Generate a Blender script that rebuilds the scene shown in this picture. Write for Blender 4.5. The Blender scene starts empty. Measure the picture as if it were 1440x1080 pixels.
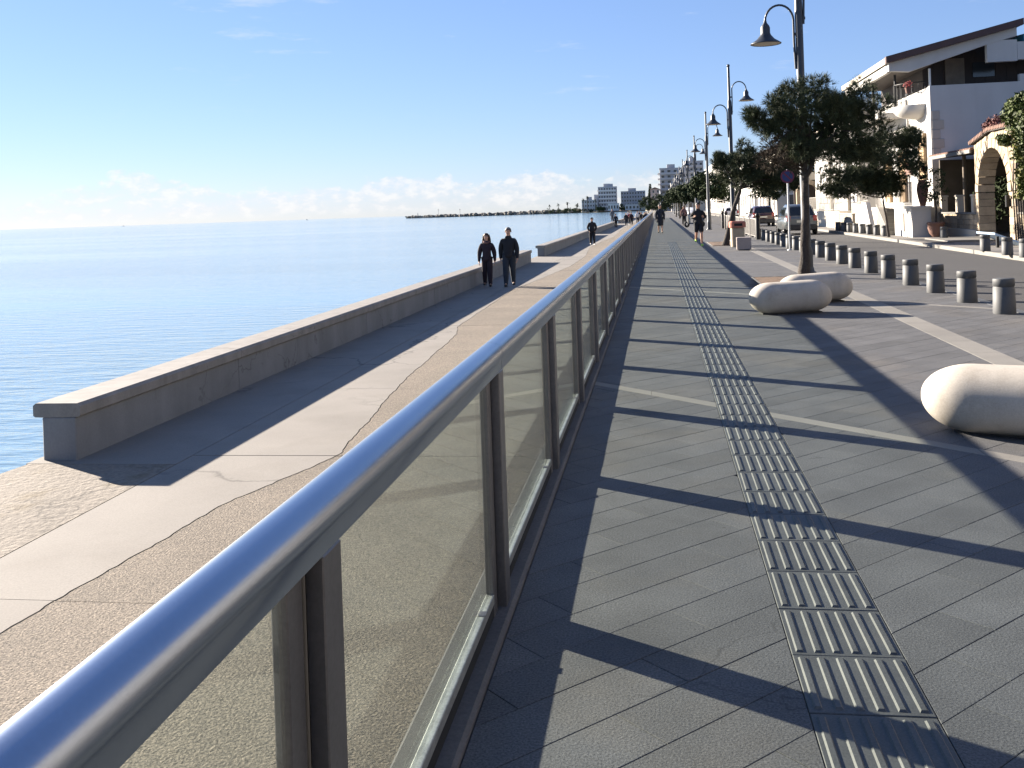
import bpy, bmesh, math, random
from mathutils import Vector, Matrix
R = math.radians
PI = math.pi
SC = bpy.context.scene
COL = SC.collection
random.seed(7)

# ------------------------------------------------------------------ camera, sky, sun, exposure
cam = bpy.data.cameras.new('camera')
cam.sensor_width = 36.0
cam.lens = 36.0 * 1390 / 1440
cam.shift_y = (298.7 - 540) / 1440
cam.clip_start = 0.05
cam.clip_end = 90000
camo = bpy.data.objects.new('camera', cam)
COL.objects.link(camo)
camo.matrix_world = (Matrix.Translation((0, 0, 1.6)) @ Matrix.Rotation(R(8.354), 4, 'Z')
                     @ Matrix.Rotation(PI / 2, 4, 'X') @ Matrix.Rotation(R(-1.95), 4, 'Z'))
SC.camera = camo

SUN_EL, SUN_AZ = 18.7, 58.0            # azimuth counted from +Y towards -X
world = bpy.data.worlds.new('World')
SC.world = world
world.use_nodes = True


def build_world():
    nt = world.node_tree
    N, L = nt.nodes, nt.links
    bg = N['Background']
    bg.inputs[1].default_value = 0.05
    sky = N.new('ShaderNodeTexSky')
    sky.sky_type = 'NISHITA'
    sky.sun_disc = False
    sky.sun_elevation = R(SUN_EL)
    sky.sun_rotation = R(-SUN_AZ)
    sky.air_density = 1.0
    sky.dust_density = 0.05
    sky.ozone_density = 4.0

    def M(op, a, b=None, c=None, clamp=False):
        n = N.new('ShaderNodeMath')
        n.operation = op
        n.use_clamp = clamp
        for i, x in enumerate((a, b, c)):
            if x is None:
                continue
            if isinstance(x, (int, float)):
                n.inputs[i].default_value = x
            else:
                L.new(x, n.inputs[i])
        return n.outputs[0]

    def sstep(x, lo, hi):
        n = N.new('ShaderNodeMapRange')
        n.interpolation_type = 'SMOOTHSTEP'
        L.new(x, n.inputs[0])
        n.inputs[1].default_value = lo
        n.inputs[2].default_value = hi
        return n.outputs[0]
    tc = N.new('ShaderNodeTexCoord')
    sp = N.new('ShaderNodeSeparateXYZ')
    L.new(tc.outputs['Generated'], sp.inputs[0])
    x, y, z = sp.outputs
    az = M('ARCTAN2', x, y)

    def noise(sx, sz, det, rough, seed):
        cb = N.new('ShaderNodeCombineXYZ')
        L.new(M('MULTIPLY', az, sx), cb.inputs[0])
        L.new(M('MULTIPLY', z, sz), cb.inputs[1])
        cb.inputs[2].default_value = seed
        n = N.new('ShaderNodeTexNoise')
        n.inputs['Scale'].default_value = 1
        n.inputs['Detail'].default_value = det
        n.inputs['Roughness'].default_value = rough
        L.new(cb.outputs[0], n.inputs['Vector'])
        return n.outputs[0]
    # low cumulus bank above the sea horizon
    tall = noise(7, 0, 3, .55, 3.1)
    lump = noise(42, 70, 6, .6, 8.2)
    top = M('ADD', M('MULTIPLY', tall, .075), M('MULTIPLY', M('SUBTRACT', lump, .5), .05))
    top = M('ADD', top, -.003)
    edge = sstep(M('SUBTRACT', top, z), -.003, .005)
    inner = noise(60, 110, 5, .6, 1.7)
    base = sstep(z, -.002, .012)
    cov = M('MULTIPLY', M('MULTIPLY', edge, base), M('ADD', M('MULTIPLY', sstep(inner, .38, .62), .45), .2))
    # thin high wisps
    wisp = sstep(noise(9, 48, 5, .6, 5.5), .60, .78)
    band = M('MULTIPLY', sstep(z, .09, .13), M('SUBTRACT', 1.0, sstep(z, .22, .34)))
    wv = M('MULTIPLY', M('MULTIPLY', wisp, band), .35)
    mix = N.new('ShaderNodeMixRGB')
    L.new(cov, mix.inputs[0])
    # cool white balance of the photograph
    wb = N.new('ShaderNodeMixRGB')
    wb.blend_type = 'MULTIPLY'
    wb.inputs[0].default_value = 1
    L.new(sky.outputs[0], wb.inputs[1])
    wb.inputs[2].default_value = (.73, .83, 1.25, 1)
    gm = N.new('ShaderNodeGamma')
    L.new(wb.outputs[0], gm.inputs[0])
    gm.inputs[1].default_value = .68
    sc = N.new('ShaderNodeMixRGB')
    sc.blend_type = 'MULTIPLY'
    sc.inputs[0].default_value = 1
    L.new(gm.outputs[0], sc.inputs[1])
    sc.inputs[2].default_value = (1.22, 1.22, 1.22, 1)
    L.new(sc.outputs[0], mix.inputs[1])
    bright = N.new('ShaderNodeMixRGB')
    L.new(sstep(inner, .35, .7), bright.inputs[0])
    bright.inputs[1].default_value = (3.9, 3.95, 4.3, 1)
    bright.inputs[2].default_value = (5.0, 4.85, 4.75, 1)
    L.new(bright.outputs[0], mix.inputs[2])
    mix2 = N.new('ShaderNodeMixRGB')
    L.new(wv, mix2.inputs[0])
    L.new(mix.outputs[0], mix2.inputs[1])
    mix2.inputs[2].default_value = (4.2, 4.4, 4.75, 1)
    L.new(mix2.outputs[0], bg.inputs[0])


build_world()
sl = bpy.data.lights.new('sun', 'SUN')
sl.energy = 5.0
sl.angle = R(0.55)
sl.color = (1.0, 0.89, 0.76)
so = bpy.data.objects.new('sun', sl)
COL.objects.link(so)
sd = Vector((-math.sin(R(SUN_AZ)) * math.cos(R(SUN_EL)), math.cos(R(SUN_AZ)) * math.cos(R(SUN_EL)), math.sin(R(SUN_EL))))
so.rotation_euler = sd.to_track_quat('Z', 'Y').to_euler()
so.location = sd * 60
SC.view_settings.view_transform = 'Standard'
SC.view_settings.look = 'None'
SC.view_settings.gamma = 1
SC.view_settings.use_curve_mapping = False
SC.view_settings.exposure = 2.08
SC.render.engine = 'CYCLES'
SC.cycles.max_bounces = 8
SC.cycles.transparent_max_bounces = 24


# ------------------------------------------------------------------ materials
def mat(name, col, rough=.7, metal=0., spec=.5, var=0., n1=None, n2=None, bump=None, tint=None, coat=0., crack=None, streak=None, spots=None):
    """procedural material: base colour varied per piece, by a broad noise and by a fine one.
    n1/n2 = (scale, amount); bump = (scale, strength, distance); tint = (colour, scale, lo, hi) stains"""
    m = bpy.data.materials.new(name)
    m.use_nodes = True
    nt = m.node_tree
    N, L = nt.nodes, nt.links
    p = N['Principled BSDF']
    p.inputs['Roughness'].default_value = rough
    p.inputs['Metallic'].default_value = metal
    p.inputs['Specular IOR Level'].default_value = spec
    p.inputs['Coat Weight'].default_value = coat
    tc = N.new('ShaderNodeTexCoord')
    geo = N.new('ShaderNodeNewGeometry')
    pos = geo.outputs['Position']
    cur = None

    def mul(factor, cur):
        mx = N.new('ShaderNodeMixRGB')
        mx.blend_type = 'MULTIPLY'
        mx.inputs[0].default_value = 1
        if cur is None:
            mx.inputs[1].default_value = (*col, 1)
        else:
            L.new(cur, mx.inputs[1])
        L.new(factor, mx.inputs[2])
        return mx.outputs[0]

    def rng(out, lo, hi, a=0., b=1.):
        n = N.new('ShaderNodeMapRange')
        L.new(out, n.inputs[0])
        n.inputs[1].default_value = a
        n.inputs[2].default_value = b
        n.inputs[3].default_value = lo
        n.inputs[4].default_value = hi
        return n.outputs[0]

    def noise(scale, det=4, rgh=.6):
        n = N.new('ShaderNodeTexNoise')
        n.inputs['Scale'].default_value = scale
        n.inputs['Detail'].default_value = det
        n.inputs['Roughness'].default_value = rgh
        L.new(pos, n.inputs['Vector'])
        return n.outputs[0]
    if tint:
        mx = N.new('ShaderNodeMixRGB')
        L.new(rng(noise(tint[1], 5), 0, 1, tint[2], tint[3]), mx.inputs[0])
        mx.inputs[1].default_value = (*col, 1)
        mx.inputs[2].default_value = (*tint[0], 1)
        cur = mx.outputs[0]
    if var:
        oi = N.new('ShaderNodeObjectInfo')
        ad = N.new('ShaderNodeMath')
        ad.operation = 'ADD'
        L.new(oi.outputs['Random'], ad.inputs[0])
        L.new(geo.outputs['Random Per Island'], ad.inputs[1])
        fr = N.new('ShaderNodeMath')
        fr.operation = 'FRACT'
        L.new(ad.outputs[0], fr.inputs[0])
        cur = mul(rng(fr.outputs[0], 1 - var, 1 + var), cur)
    if n1:
        cur = mul(rng(noise(n1[0]), 1 - n1[1], 1 + n1[1], .25, .75), cur)
    if n2:
        cur = mul(rng(noise(n2[0], 2, .7), 1 - n2[1], 1 + n2[1], .3, .7), cur)
    if streak:                                  # rain streaks and salt marks running down a face
        mp = N.new('ShaderNodeMapping')
        mp.inputs['Scale'].default_value = (streak[0], streak[0], streak[0] * .1)
        L.new(pos, mp.inputs['Vector'])
        sn = N.new('ShaderNodeTexNoise')
        sn.inputs['Scale'].default_value = 1
        sn.inputs['Detail'].default_value = 5
        L.new(mp.outputs[0], sn.inputs['Vector'])
        cur = mul(rng(sn.outputs[0], 1 - streak[1], 1 + streak[1] * .6, .35, .7), cur)
    if crack:                                   # hairline cracks: cell borders bent by noise, broken up by a mask
        wob = N.new('ShaderNodeTexNoise')
        wob.inputs['Scale'].default_value = 1.7
        wob.inputs['Detail'].default_value = 5
        L.new(pos, wob.inputs['Vector'])
        va = N.new('ShaderNodeVectorMath')
        va.operation = 'MULTIPLY_ADD'
        L.new(wob.outputs['Color'], va.inputs[0])
        va.inputs[1].default_value = (.9, .9, .9)
        L.new(pos, va.inputs[2])
        vo = N.new('ShaderNodeTexVoronoi')
        vo.feature = 'DISTANCE_TO_EDGE'
        vo.inputs['Scale'].default_value = crack[0]
        L.new(va.outputs[0], vo.inputs['Vector'])
        line = rng(vo.outputs['Distance'], 1, 0, 0, crack[1])
        msk = N.new('ShaderNodeMath')
        msk.operation = 'MULTIPLY'
        L.new(line, msk.inputs[0])
        L.new(rng(noise(.45, 2), 0, 1, .46, .56), msk.inputs[1])
        cur = mul(rng(msk.outputs[0], 1, 1 - crack[2]), cur)
    if spots:                                   # trodden gum and droplets
        vo = N.new('ShaderNodeTexVoronoi')
        vo.inputs['Scale'].default_value = spots[0]
        L.new(pos, vo.inputs['Vector'])
        wn = N.new('ShaderNodeSeparateColor')
        L.new(vo.outputs['Color'], wn.inputs[0])
        on = N.new('ShaderNodeMath')
        on.operation = 'MULTIPLY'
        L.new(rng(vo.outputs['Distance'], 1, 0, spots[1] * .7, spots[1]), on.inputs[0])
        L.new(rng(wn.outputs[0], 0, 1, .62, .66), on.inputs[1])
        cur = mul(rng(on.outputs[0], 1, spots[2]), cur)
    if cur is None:
        p.inputs['Base Color'].default_value = (*col, 1)
    else:
        L.new(cur, p.inputs['Base Color'])
    if bump:
        b = N.new('ShaderNodeBump')
        b.inputs['Strength'].default_value = bump[1]
        b.inputs['Distance'].default_value = bump[2]
        L.new(noise(bump[0], 3, .65), b.inputs['Height'])
        L.new(b.outputs[0], p.inputs['Normal'])
    return m


M = {}
M['paver'] = mat('grey_paving_stone', (.091, .092, .094), .78, spec=.35, var=.11, n1=(2.3, .2), n2=(120, .45), bump=(110, .55, .004), crack=(.8, .006, .35), spots=(3.1, .035, .6),
                 tint=((.118, .108, .095), .55, .5, .72))
M['tactile'] = mat('dark_tactile_tile', (.066, .068, .066), .62, var=.15, n1=(6, .22), n2=(130, .25), spots=(4.1, .06, .62), bump=(120, .25, .002),
                   tint=((.09, .086, .078), 2.3, .55, .75))
M['pale_stone'] = mat('pale_inlay_stone', (.185, .175, .155), .8, var=.08, n1=(2, .12), n2=(120, .15), bump=(90, .3, .003))
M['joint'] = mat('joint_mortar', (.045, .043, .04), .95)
M['smooth_concrete'] = mat('smooth_pale_concrete', (.195, .178, .155), .85, var=.06, n1=(.9, .12), n2=(70, .12), bump=(70, .35, .003), crack=(.30, .010, .55), spots=(1.9, .03, .8),
                           tint=((.172, .155, .132), 1.1, .52, .72))
M['aggregate'] = mat('exposed_aggregate', (.172, .142, .107), .9, var=.05, n1=(1.1, .16), n2=(70, .7), bump=(66, 1.0, .017), spots=(2.3, .05, .75))
M['rough_concrete'] = mat('weathered_concrete', (.195, .168, .135), .92, crack=(.9, .02, .5), n1=(1.1, .16), n2=(28, .22), bump=(14, .6, .025),
                          tint=((.15, .118, .072), 1.6, .55, .7))
M['wall_concrete'] = mat('cast_concrete_wall', (.192, .193, .195), .85, var=.06, streak=(2.6, .12), crack=(.5, .006, .5), n1=(1.6, .1), n2=(55, .06), bump=(45, .25, .004),
                         tint=((.165, .165, .164), 1.3, .55, .8))
M['coping'] = mat('concrete_coping', (.215, .2, .182), .82, var=.06, streak=(5, .15), crack=(.9, .006, .45), n1=(1.8, .1), n2=(60, .08), bump=(40, .3, .004),
                  tint=((.17, .15, .125), 3.1, .62, .74))
M['curb'] = mat('curb_concrete', (.105, .10, .095), .9, n1=(2, .2), n2=(60, .15), bump=(40, .3, .004))
M['asphalt'] = mat('asphalt', (.04, .039, .039), .88, n1=(.5, .15), n2=(90, .35), bump=(110, .5, .004))
M['far_paving'] = mat('sidewalk_paving', (.165, .152, .138), .88, n1=(.8, .12), n2=(40, .1))
M['earth'] = mat('brown_soil', (.12, .075, .045), .95, n1=(5, .3), n2=(40, .3), bump=(25, .8, .03))
M['ground'] = mat('dry_ground', (.17, .15, .115), .95, n1=(.05, .2), n2=(1.5, .2))
M['alu'] = mat('brushed_aluminium', (.36, .40, .47), .26, 1., n1=(2.2, .06), n2=(200, .04))
M['alu_dark'] = mat('anodised_upright', (.20, .19, .19), .42, .85, n1=(6, .12), n2=(80, .08))
M['gasket'] = mat('black_rubber', (.008, .008, .008), .8)
M['channel'] = mat('glazing_channel', (.36, .37, .34), .45, .6, n1=(9, .25), n2=(90, .2))
M['bench'] = mat('cream_cast_stone', (.43, .39, .33), .75, streak=(9, .06), spots=(13, .05, .8), n1=(3.0, .07), n2=(90, .09), bump=(90, .3, .003),
                 tint=((.33, .29, .235), 2.6, .52, .72))
M['bollard'] = mat('grey_granite_bollard', (.064, .067, .069), .62, var=.1, n1=(6, .1), n2=(150, .2), bump=(90, .2, .003))
M['lamp_metal'] = mat('painted_lamp_steel', (.042, .048, .056), .45, .35, n1=(3, .1), n2=(40, .08))
M['lamp_inner'] = mat('lamp_reflector', (.5, .42, .32), .5)
M['bark'] = mat('grey_brown_bark', (.05, .042, .036), .95, n1=(4, .3), n2=(30, .35), bump=(22, .9, .03))
M['needles'] = mat('pine_needles', (.042, .056, .026), .75, spec=.25, var=.45, n1=(2.2, .3), tint=((.075, .075, .028), 1.7, .5, .75))
M['dry_needles'] = mat('dry_pine_twigs', (.06, .047, .034), .9, spec=.2, var=.4, n1=(3, .3))
M['leaf'] = mat('dark_leaves', (.032, .046, .02), .8, spec=.12, var=.45, n1=(1.5, .3))
M['ivy'] = mat('ivy_leaves', (.06, .08, .018), .65, spec=.3, var=.5, n1=(2, .3), tint=((.13, .12, .02), 1.2, .5, .7))
M['bougain'] = mat('reddish_bracts', (.13, .05, .045), .8, var=.5)
M['palm'] = mat('palm_fronds', (.035, .05, .025), .8, var=.4)
M['white'] = mat('white_stucco', (.50, .485, .455), .85, streak=(1.3, .07), n1=(.7, .05), n2=(30, .03), bump=(30, .15, .004))
M['cream'] = mat('cream_stucco', (.50, .45, .37), .85, n1=(.8, .07), n2=(30, .04))
M['beige'] = mat('beige_stucco', (.40, .36, .30), .85, n1=(.6, .08))
M['greyblock'] = mat('pale_grey_render', (.50, .49, .48), .85, n1=(.2, .06))
M['concrete_far'] = mat('grey_tower_render', (.42, .415, .42), .85, n1=(.1, .1))
M['pinkish'] = mat('pink_render', (.52, .38, .31), .85, n1=(.3, .08))
M['roof_tile'] = mat('terracotta_tile', (.17, .095, .07), .85, var=.25, n1=(3, .15), n2=(20, .1))
M['drab'] = mat('drab_stone_render', (.15, .14, .13), .9, n1=(.4, .12))  # dark tone set for the unseen houses mirrored in the handrail
M['roof_dark'] = mat('dark_roof_edge', (.075, .04, .035), .7, n1=(3, .15))
M['wood_dark'] = mat('dark_stained_timber', (.03, .02, .016), .7, var=.2, n1=(3, .2))
M['shutter'] = mat('tan_shutter', (.35, .24, .13), .75, n1=(5, .15))
M['window_grey'] = mat('dark_window_glass', (.03, .035, .04), .12, spec=.6)
M['frame_white'] = mat('white_frame', (.7, .68, .64), .6)
M['iron'] = mat('black_iron', (.012, .012, .013), .5, .3)
M['grey_rail'] = mat('grey_rail_paint', (.33, .31, .28), .55, .2)
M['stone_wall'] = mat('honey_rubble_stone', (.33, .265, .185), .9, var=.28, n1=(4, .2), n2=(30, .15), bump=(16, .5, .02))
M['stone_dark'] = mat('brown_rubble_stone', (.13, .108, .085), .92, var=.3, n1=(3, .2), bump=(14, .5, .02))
M['mortar'] = mat('pale_mortar', (.30, .265, .215), .95, n1=(5, .15))
M['terracotta'] = mat('terracotta_pot', (.16, .085, .062), .8, n1=(4, .15))
M['red'] = mat('red_petals', (.30, .045, .04), .7)
M['orange'] = mat('faded_orange_plastic', (.42, .14, .09), .55, n1=(6, .12))
M['bin_body'] = mat('cream_bin_body', (.36, .29, .2), .7, n1=(5, .12))
M['pink_stone'] = mat('pinkish_cast_stone', (.32, .27, .245), .85, n1=(4, .1), n2=(80, .1))
M['sign_blue'] = mat('sign_blue', (.02, .03, .12), .45)
M['sign_red'] = mat('sign_red', (.14, .012, .03), .45)
M['galv'] = mat('galvanised_pole', (.42, .43, .44), .45, .7, n1=(8, .1))
M['car_grey'] = mat('grey_car_paint', (.13, .145, .15), .3, .5, coat=.7)
M['car_maroon'] = mat('dark_maroon_car_paint', (.035, .010, .014), .3, .3, coat=.8)
M['car_white'] = mat('white_car_paint', (.7, .7, .7), .3, coat=.7)
M['car_glass'] = mat('tinted_car_glass', (.012, .014, .016), .06, spec=.7)
M['tyre'] = mat('tyre_rubber', (.018, .018, .018), .85)
M['rim'] = mat('alloy_rim', (.45, .45, .46), .3, .9)
M['tail_red'] = mat('tail_lamp_red', (.30, .012, .016), .15, coat=.6)
M['plate'] = mat('number_plate', (.62, .60, .50), .5)
M['plastic_dark'] = mat('dark_bumper_plastic', (.02, .021, .022), .55)
M['skin'] = mat('skin', (.50, .29, .20), .55)
M['hair_brown'] = mat('brown_hair', (.05, .026, .016), .6)
M['hair_grey'] = mat('grey_hair', (.17, .155, .14), .65)
M['hair_dark'] = mat('dark_hair', (.015, .012, .011), .6)
M['cloth_black'] = mat('black_cloth', (.014, .014, .017), .88, n1=(9, .2), bump=(14, .5, .02))
M['cloth_plum'] = mat('dark_plum_cloth', (.026, .016, .022), .88, n1=(9, .2), bump=(14, .5, .02))
M['cloth_navy'] = mat('navy_cloth', (.012, .016, .026), .88, n1=(9, .2), bump=(14, .5, .02))
M['cloth_jeans'] = mat('dark_denim', (.022, .030, .042), .88, n1=(9, .2), bump=(14, .5, .02))
M['cloth_scarf'] = mat('pinkish_scarf', (.17, .09, .08), .9, n1=(20, .3))
M['cloth_grey'] = mat('grey_cloth', (.10, .10, .11), .88, n1=(9, .2))
M['cloth_white'] = mat('white_cloth', (.62, .60, .58), .88)
M['cloth_red'] = mat('red_cloth', (.24, .03, .03), .88)
M['shoe_dark'] = mat('dark_shoes', (.02, .018, .017), .7)
M['shoe_white'] = mat('white_shoes', (.72, .70, .66), .6)
M['shoe_lime'] = mat('lime_shoes', (.45, .80, .12), .6)
M['eye'] = mat('eye', (.02, .015, .012), .3)
M['lip'] = mat('lips', (.36, .13, .11), .5)
M['rock'] = mat('breakwater_rock', (.15, .135, .115), .95, var=.35, n1=(.3, .2))
M['scooter'] = mat('dark_scooter_paint', (.03, .03, .035), .35, coat=.5)
M['blue_panel'] = mat('pale_blue_paint', (.36, .50, .66), .5)
M['teal_roof'] = mat('teal_sheet_roof', (.03, .16, .22), .6)


def m_glass():
    m = bpy.data.materials.new('tinted_safety_glass')
    m.use_nodes = True
    nt = m.node_tree
    N, L = nt.nodes, nt.links
    N.remove(N['Principled BSDF'])
    out = N['Material Output']
    tr = N.new('ShaderNodeBsdfTransparent')
    tr.inputs[0].default_value = (.85, .885, .86, 1)
    gl = N.new('ShaderNodeBsdfGlossy')
    gl.inputs[0].default_value = (.92, .95, .93, 1)
    gl.inputs['Roughness'].default_value = .012
    lw = N.new('ShaderNodeLayerWeight')
    lw.inputs[0].default_value = .5
    pw = N.new('ShaderNodeMath')
    pw.operation = 'POWER'
    L.new(lw.outputs['Facing'], pw.inputs[0])
    pw.inputs[1].default_value = 5.0
    ma = N.new('ShaderNodeMath')
    ma.operation = 'MULTIPLY_ADD'
    L.new(pw.outputs[0], ma.inputs[0])
    ma.inputs[1].default_value = .955
    ma.inputs[2].default_value = .045
    # a film of salt and dust that scatters a little of the light
    df = N.new('ShaderNodeBsdfDiffuse')
    df.inputs[0].default_value = (.45, .46, .40, 1)
    nz = N.new('ShaderNodeTexNoise')
    nz.inputs['Scale'].default_value = 2.5
    nz.inputs['Detail'].default_value = 6
    g = N.new('ShaderNodeNewGeometry')
    L.new(g.outputs['Position'], nz.inputs['Vector'])
    mr = N.new('ShaderNodeMapRange')
    L.new(nz.outputs[0], mr.inputs[0])
    mr.inputs[1].default_value = .35
    mr.inputs[2].default_value = .75
    mr.inputs[3].default_value = .01
    mr.inputs[4].default_value = .05
    m1 = N.new('ShaderNodeMixShader')
    L.new(mr.outputs[0], m1.inputs[0])
    L.new(tr.outputs[0], m1.inputs[1])
    L.new(df.outputs[0], m1.inputs[2])
    m2 = N.new('ShaderNodeMixShader')
    L.new(ma.outputs[0], m2.inputs[0])
    L.new(m1.outputs[0], m2.inputs[1])
    L.new(gl.outputs[0], m2.inputs[2])
    L.new(m2.outputs[0], out.inputs[0])
    return m


def m_sea():
    m = bpy.data.materials.new('sea_water')
    m.use_nodes = True
    nt = m.node_tree
    N, L = nt.nodes, nt.links
    p = N['Principled BSDF']
    p.inputs['Base Color'].default_value = (.20, .31, .39, 1)
    p.inputs['Roughness'].default_value = .07
    p.inputs['IOR'].default_value = 1.33
    g = N.new('ShaderNodeNewGeometry')

    def noise(sx, sy, det, rgh=.55):
        mp = N.new('ShaderNodeMapping')
        mp.inputs['Scale'].default_value = (sx, sy, 1)
        mp.inputs['Rotation'].default_value = (0, 0, R(22))
        L.new(g.outputs['Position'], mp.inputs['Vector'])
        n = N.new('ShaderNodeTexNoise')
        n.inputs['Scale'].default_value = 1
        n.inputs['Detail'].default_value = det
        n.inputs['Roughness'].default_value = rgh
        L.new(mp.outputs[0], n.inputs['Vector'])
        return n.outputs[0]
    # broad calm and ruffled patches
    patch = N.new('ShaderNodeMapRange')
    L.new(noise(.006, .028, 4), patch.inputs[0])
    patch.inputs[1].default_value = .36
    patch.inputs[2].default_value = .64
    patch.inputs[3].default_value = .22
    patch.inputs[4].default_value = 1.0
    a = noise(.55, 1.9, 4)
    b = noise(2.2, 5.2, 3)
    s = N.new('ShaderNodeMath')
    s.operation = 'MULTIPLY_ADD'
    L.new(b, s.inputs[0])
    s.inputs[1].default_value = .28
    L.new(a, s.inputs[2])
    bp = N.new('ShaderNodeBump')
    bp.inputs['Distance'].default_value = .105
    L.new(patch.outputs[0], bp.inputs['Strength'])
    L.new(s.outputs[0], bp.inputs['Height'])
    L.new(bp.outputs[0], p.inputs['Normal'])
    return m


M['glass'] = m_glass()
M['sea'] = m_sea()


# ------------------------------------------------------------------ helpers
class MB:
    def __init__(self):
        self.v, self.f, self.s, self.m = [], [], [], []

    def add(self, vs, fs, smooth=False, mi=0):
        o = len(self.v)
        self.v += [tuple(x) for x in vs]
        for f in fs:
            self.f.append(tuple(i + o for i in f))
            self.s.append(smooth)
            self.m.append(mi)
        return self

    def box(self, x0, x1, y0, y1, z0, z1, mi=0):
        vs = [(x, y, z) for z in (z0, z1) for y in (y0, y1) for x in (x0, x1)]
        return self.add(vs, [(0, 2, 3, 1), (4, 5, 7, 6), (0, 1, 5, 4), (2, 6, 7, 3), (0, 4, 6, 2), (1, 3, 7, 5)], False, mi)

    def cbox(self, x0, x1, y0, y1, z0, z1, b=.01, mi=0):
        """box with chamfered vertical and top edges"""
        r0 = [(x0 + b, y0), (x1 - b, y0), (x1, y0 + b), (x1, y1 - b), (x1 - b, y1), (x0 + b, y1), (x0, y1 - b), (x0, y0 + b)]
        cx, cy = (x0 + x1) / 2, (y0 + y1) / 2
        kx, ky = 1 - b / max((x1 - x0) / 2, 1e-4), 1 - b / max((y1 - y0) / 2, 1e-4)
        r1 = [(cx + (x - cx) * kx, cy + (y - cy) * ky) for x, y in r0]
        vs = [(x, y, z0) for x, y in r0] + [(x, y, z1 - b) for x, y in r0] + [(x, y, z1) for x, y in r1]
        fs = [tuple(range(7, -1, -1)), tuple(range(16, 24))]
        for k in range(2):
            for i in range(8):
                j = (i + 1) % 8
                fs.append((k * 8 + i, k * 8 + j, k * 8 + 8 + j, k * 8 + 8 + i))
        return self.add(vs, fs, False, mi)

    def prism(self, poly, z0, z1, mi=0):
        n = len(poly)
        vs = [(x, y, z0) for x, y in poly] + [(x, y, z1) for x, y in poly]
        fs = [tuple(range(n - 1, -1, -1)), tuple(range(n, 2 * n))] + [(i, (i + 1) % n, n + (i + 1) % n, n + i) for i in range(n)]
        return self.add(vs, fs, False, mi)

    def extrude_y(self, prof, y0, y1, smooth=False, mi=0):
        """prof: list of (x, z), counter-clockwise seen from -Y"""
        n = len(prof)
        vs = [(x, y0, z) for x, z in prof] + [(x, y1, z) for x, z in prof]
        self.add(vs, [(i, (i + 1) % n, n + (i + 1) % n, n + i) for i in range(n)], smooth, mi)
        return self.add(vs, [tuple(range(n - 1, -1, -1)), tuple(range(n, 2 * n))], False, mi)

    def extrude_x(self, prof, x0, x1, mi=0):
        n = len(prof)
        vs = [(x0, y, z) for y, z in prof] + [(x1, y, z) for y, z in prof]
        fs = [tuple(range(n - 1, -1, -1)), tuple(range(n, 2 * n))] + [(i, (i + 1) % n, n + (i + 1) % n, n + i) for i in range(n)]
        return self.add(vs, fs, False, mi)

    def tube(self, path, rad, n=8, mi=0, smooth=True, cap=True):
        path = [Vector(p) for p in path]
        if not isinstance(rad, (list, tuple)):
            rad = [rad] * len(path)
        vs, fs = [], []
        ref = Vector((0.31, 0.17, 0.93)).normalized()
        for i, p in enumerate(path):
            d = (path[min(i + 1, len(path) - 1)] - path[max(i - 1, 0)]).normalized()
            a = d.cross(ref)
            if a.length < .05:
                a = d.cross(Vector((1, 0, 0)))
            a.normalize()
            b = d.cross(a)
            for k in range(n):
                t = 2 * PI * k / n
                vs.append(p + (a * math.cos(t) + b * math.sin(t)) * rad[i])
        for i in range(len(path) - 1):
            for k in range(n):
                k2 = (k + 1) % n
                fs.append((i * n + k, i * n + k2, (i + 1) * n + k2, (i + 1) * n + k))
        self.add(vs, fs, smooth, mi)
        if cap:
            L = (len(path) - 1) * n
            self.add(vs, [tuple(range(n - 1, -1, -1)), tuple(range(L, L + n))], False, mi)
        return self

    def lathe(self, prof, n=16, cx=0, cy=0, mi=0, smooth=True):
        """prof: (r, z) from bottom to top"""
        vs, fs = [], []
        for r, z in prof:
            for k in range(n):
                t = 2 * PI * k / n
                vs.append((cx + r * math.cos(t), cy + r * math.sin(t), z))
        for i in range(len(prof) - 1):
            for k in range(n):
                k2 = (k + 1) % n
                fs.append((i * n + k, i * n + k2, (i + 1) * n + k2, (i + 1) * n + k))
        self.add(vs, fs, smooth, mi)
        L = (len(prof) - 1) * n
        self.add(vs, [tuple(range(n - 1, -1, -1)), tuple(range(L, L + n))], False, mi)
        return self

    def ball(self, c, r, n=10, mi=0):
        if not isinstance(r, (tuple, list)):
            r = (r, r, r)
        vs, fs = [], []
        m = max(4, n // 2)
        for i in range(m + 1):
            ph = PI * i / m
            for k in range(n):
                t = 2 * PI * k / n
                vs.append((c[0] + r[0] * math.sin(ph) * math.cos(t), c[1] + r[1] * math.sin(ph) * math.sin(t), c[2] - r[2] * math.cos(ph)))
        for i in range(m):
            for k in range(n):
                k2 = (k + 1) % n
                fs.append((i * n + k, i * n + k2, (i + 1) * n + k2, (i + 1) * n + k))
        return self.add(vs, fs, True, mi)

    def mesh(self, name, mats):
        me = bpy.data.meshes.new(name)
        me.from_pydata(self.v, [], self.f)
        if not isinstance(mats, (list, tuple)):
            mats = [mats]
        for x in mats:
            me.materials.append(x)
        me.polygons.foreach_set('use_smooth', self.s)
        me.polygons.foreach_set('material_index', self.m)
        me.update()
        return me

    def build(self, name, mats, parent=None, **kw):
        return put(name, self.mesh(name, mats), parent, **kw)


def put(name, me, parent=None, loc=None, rz=0., kind=None, label=None, cat=None, group=None):
    o = bpy.data.objects.new(name, me)
    COL.objects.link(o)
    if parent is not None:
        o.parent = parent
    if loc:
        o.location = loc
    if rz:
        o.rotation_euler = (0, 0, rz)
    return tag(o, label, cat, group, kind)


def tag(o, label=None, cat=None, group=None, kind=None):
    for k, v in (('label', label), ('category', cat), ('group', group), ('kind', kind)):
        if v:
            o[k] = v
    return o


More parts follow.
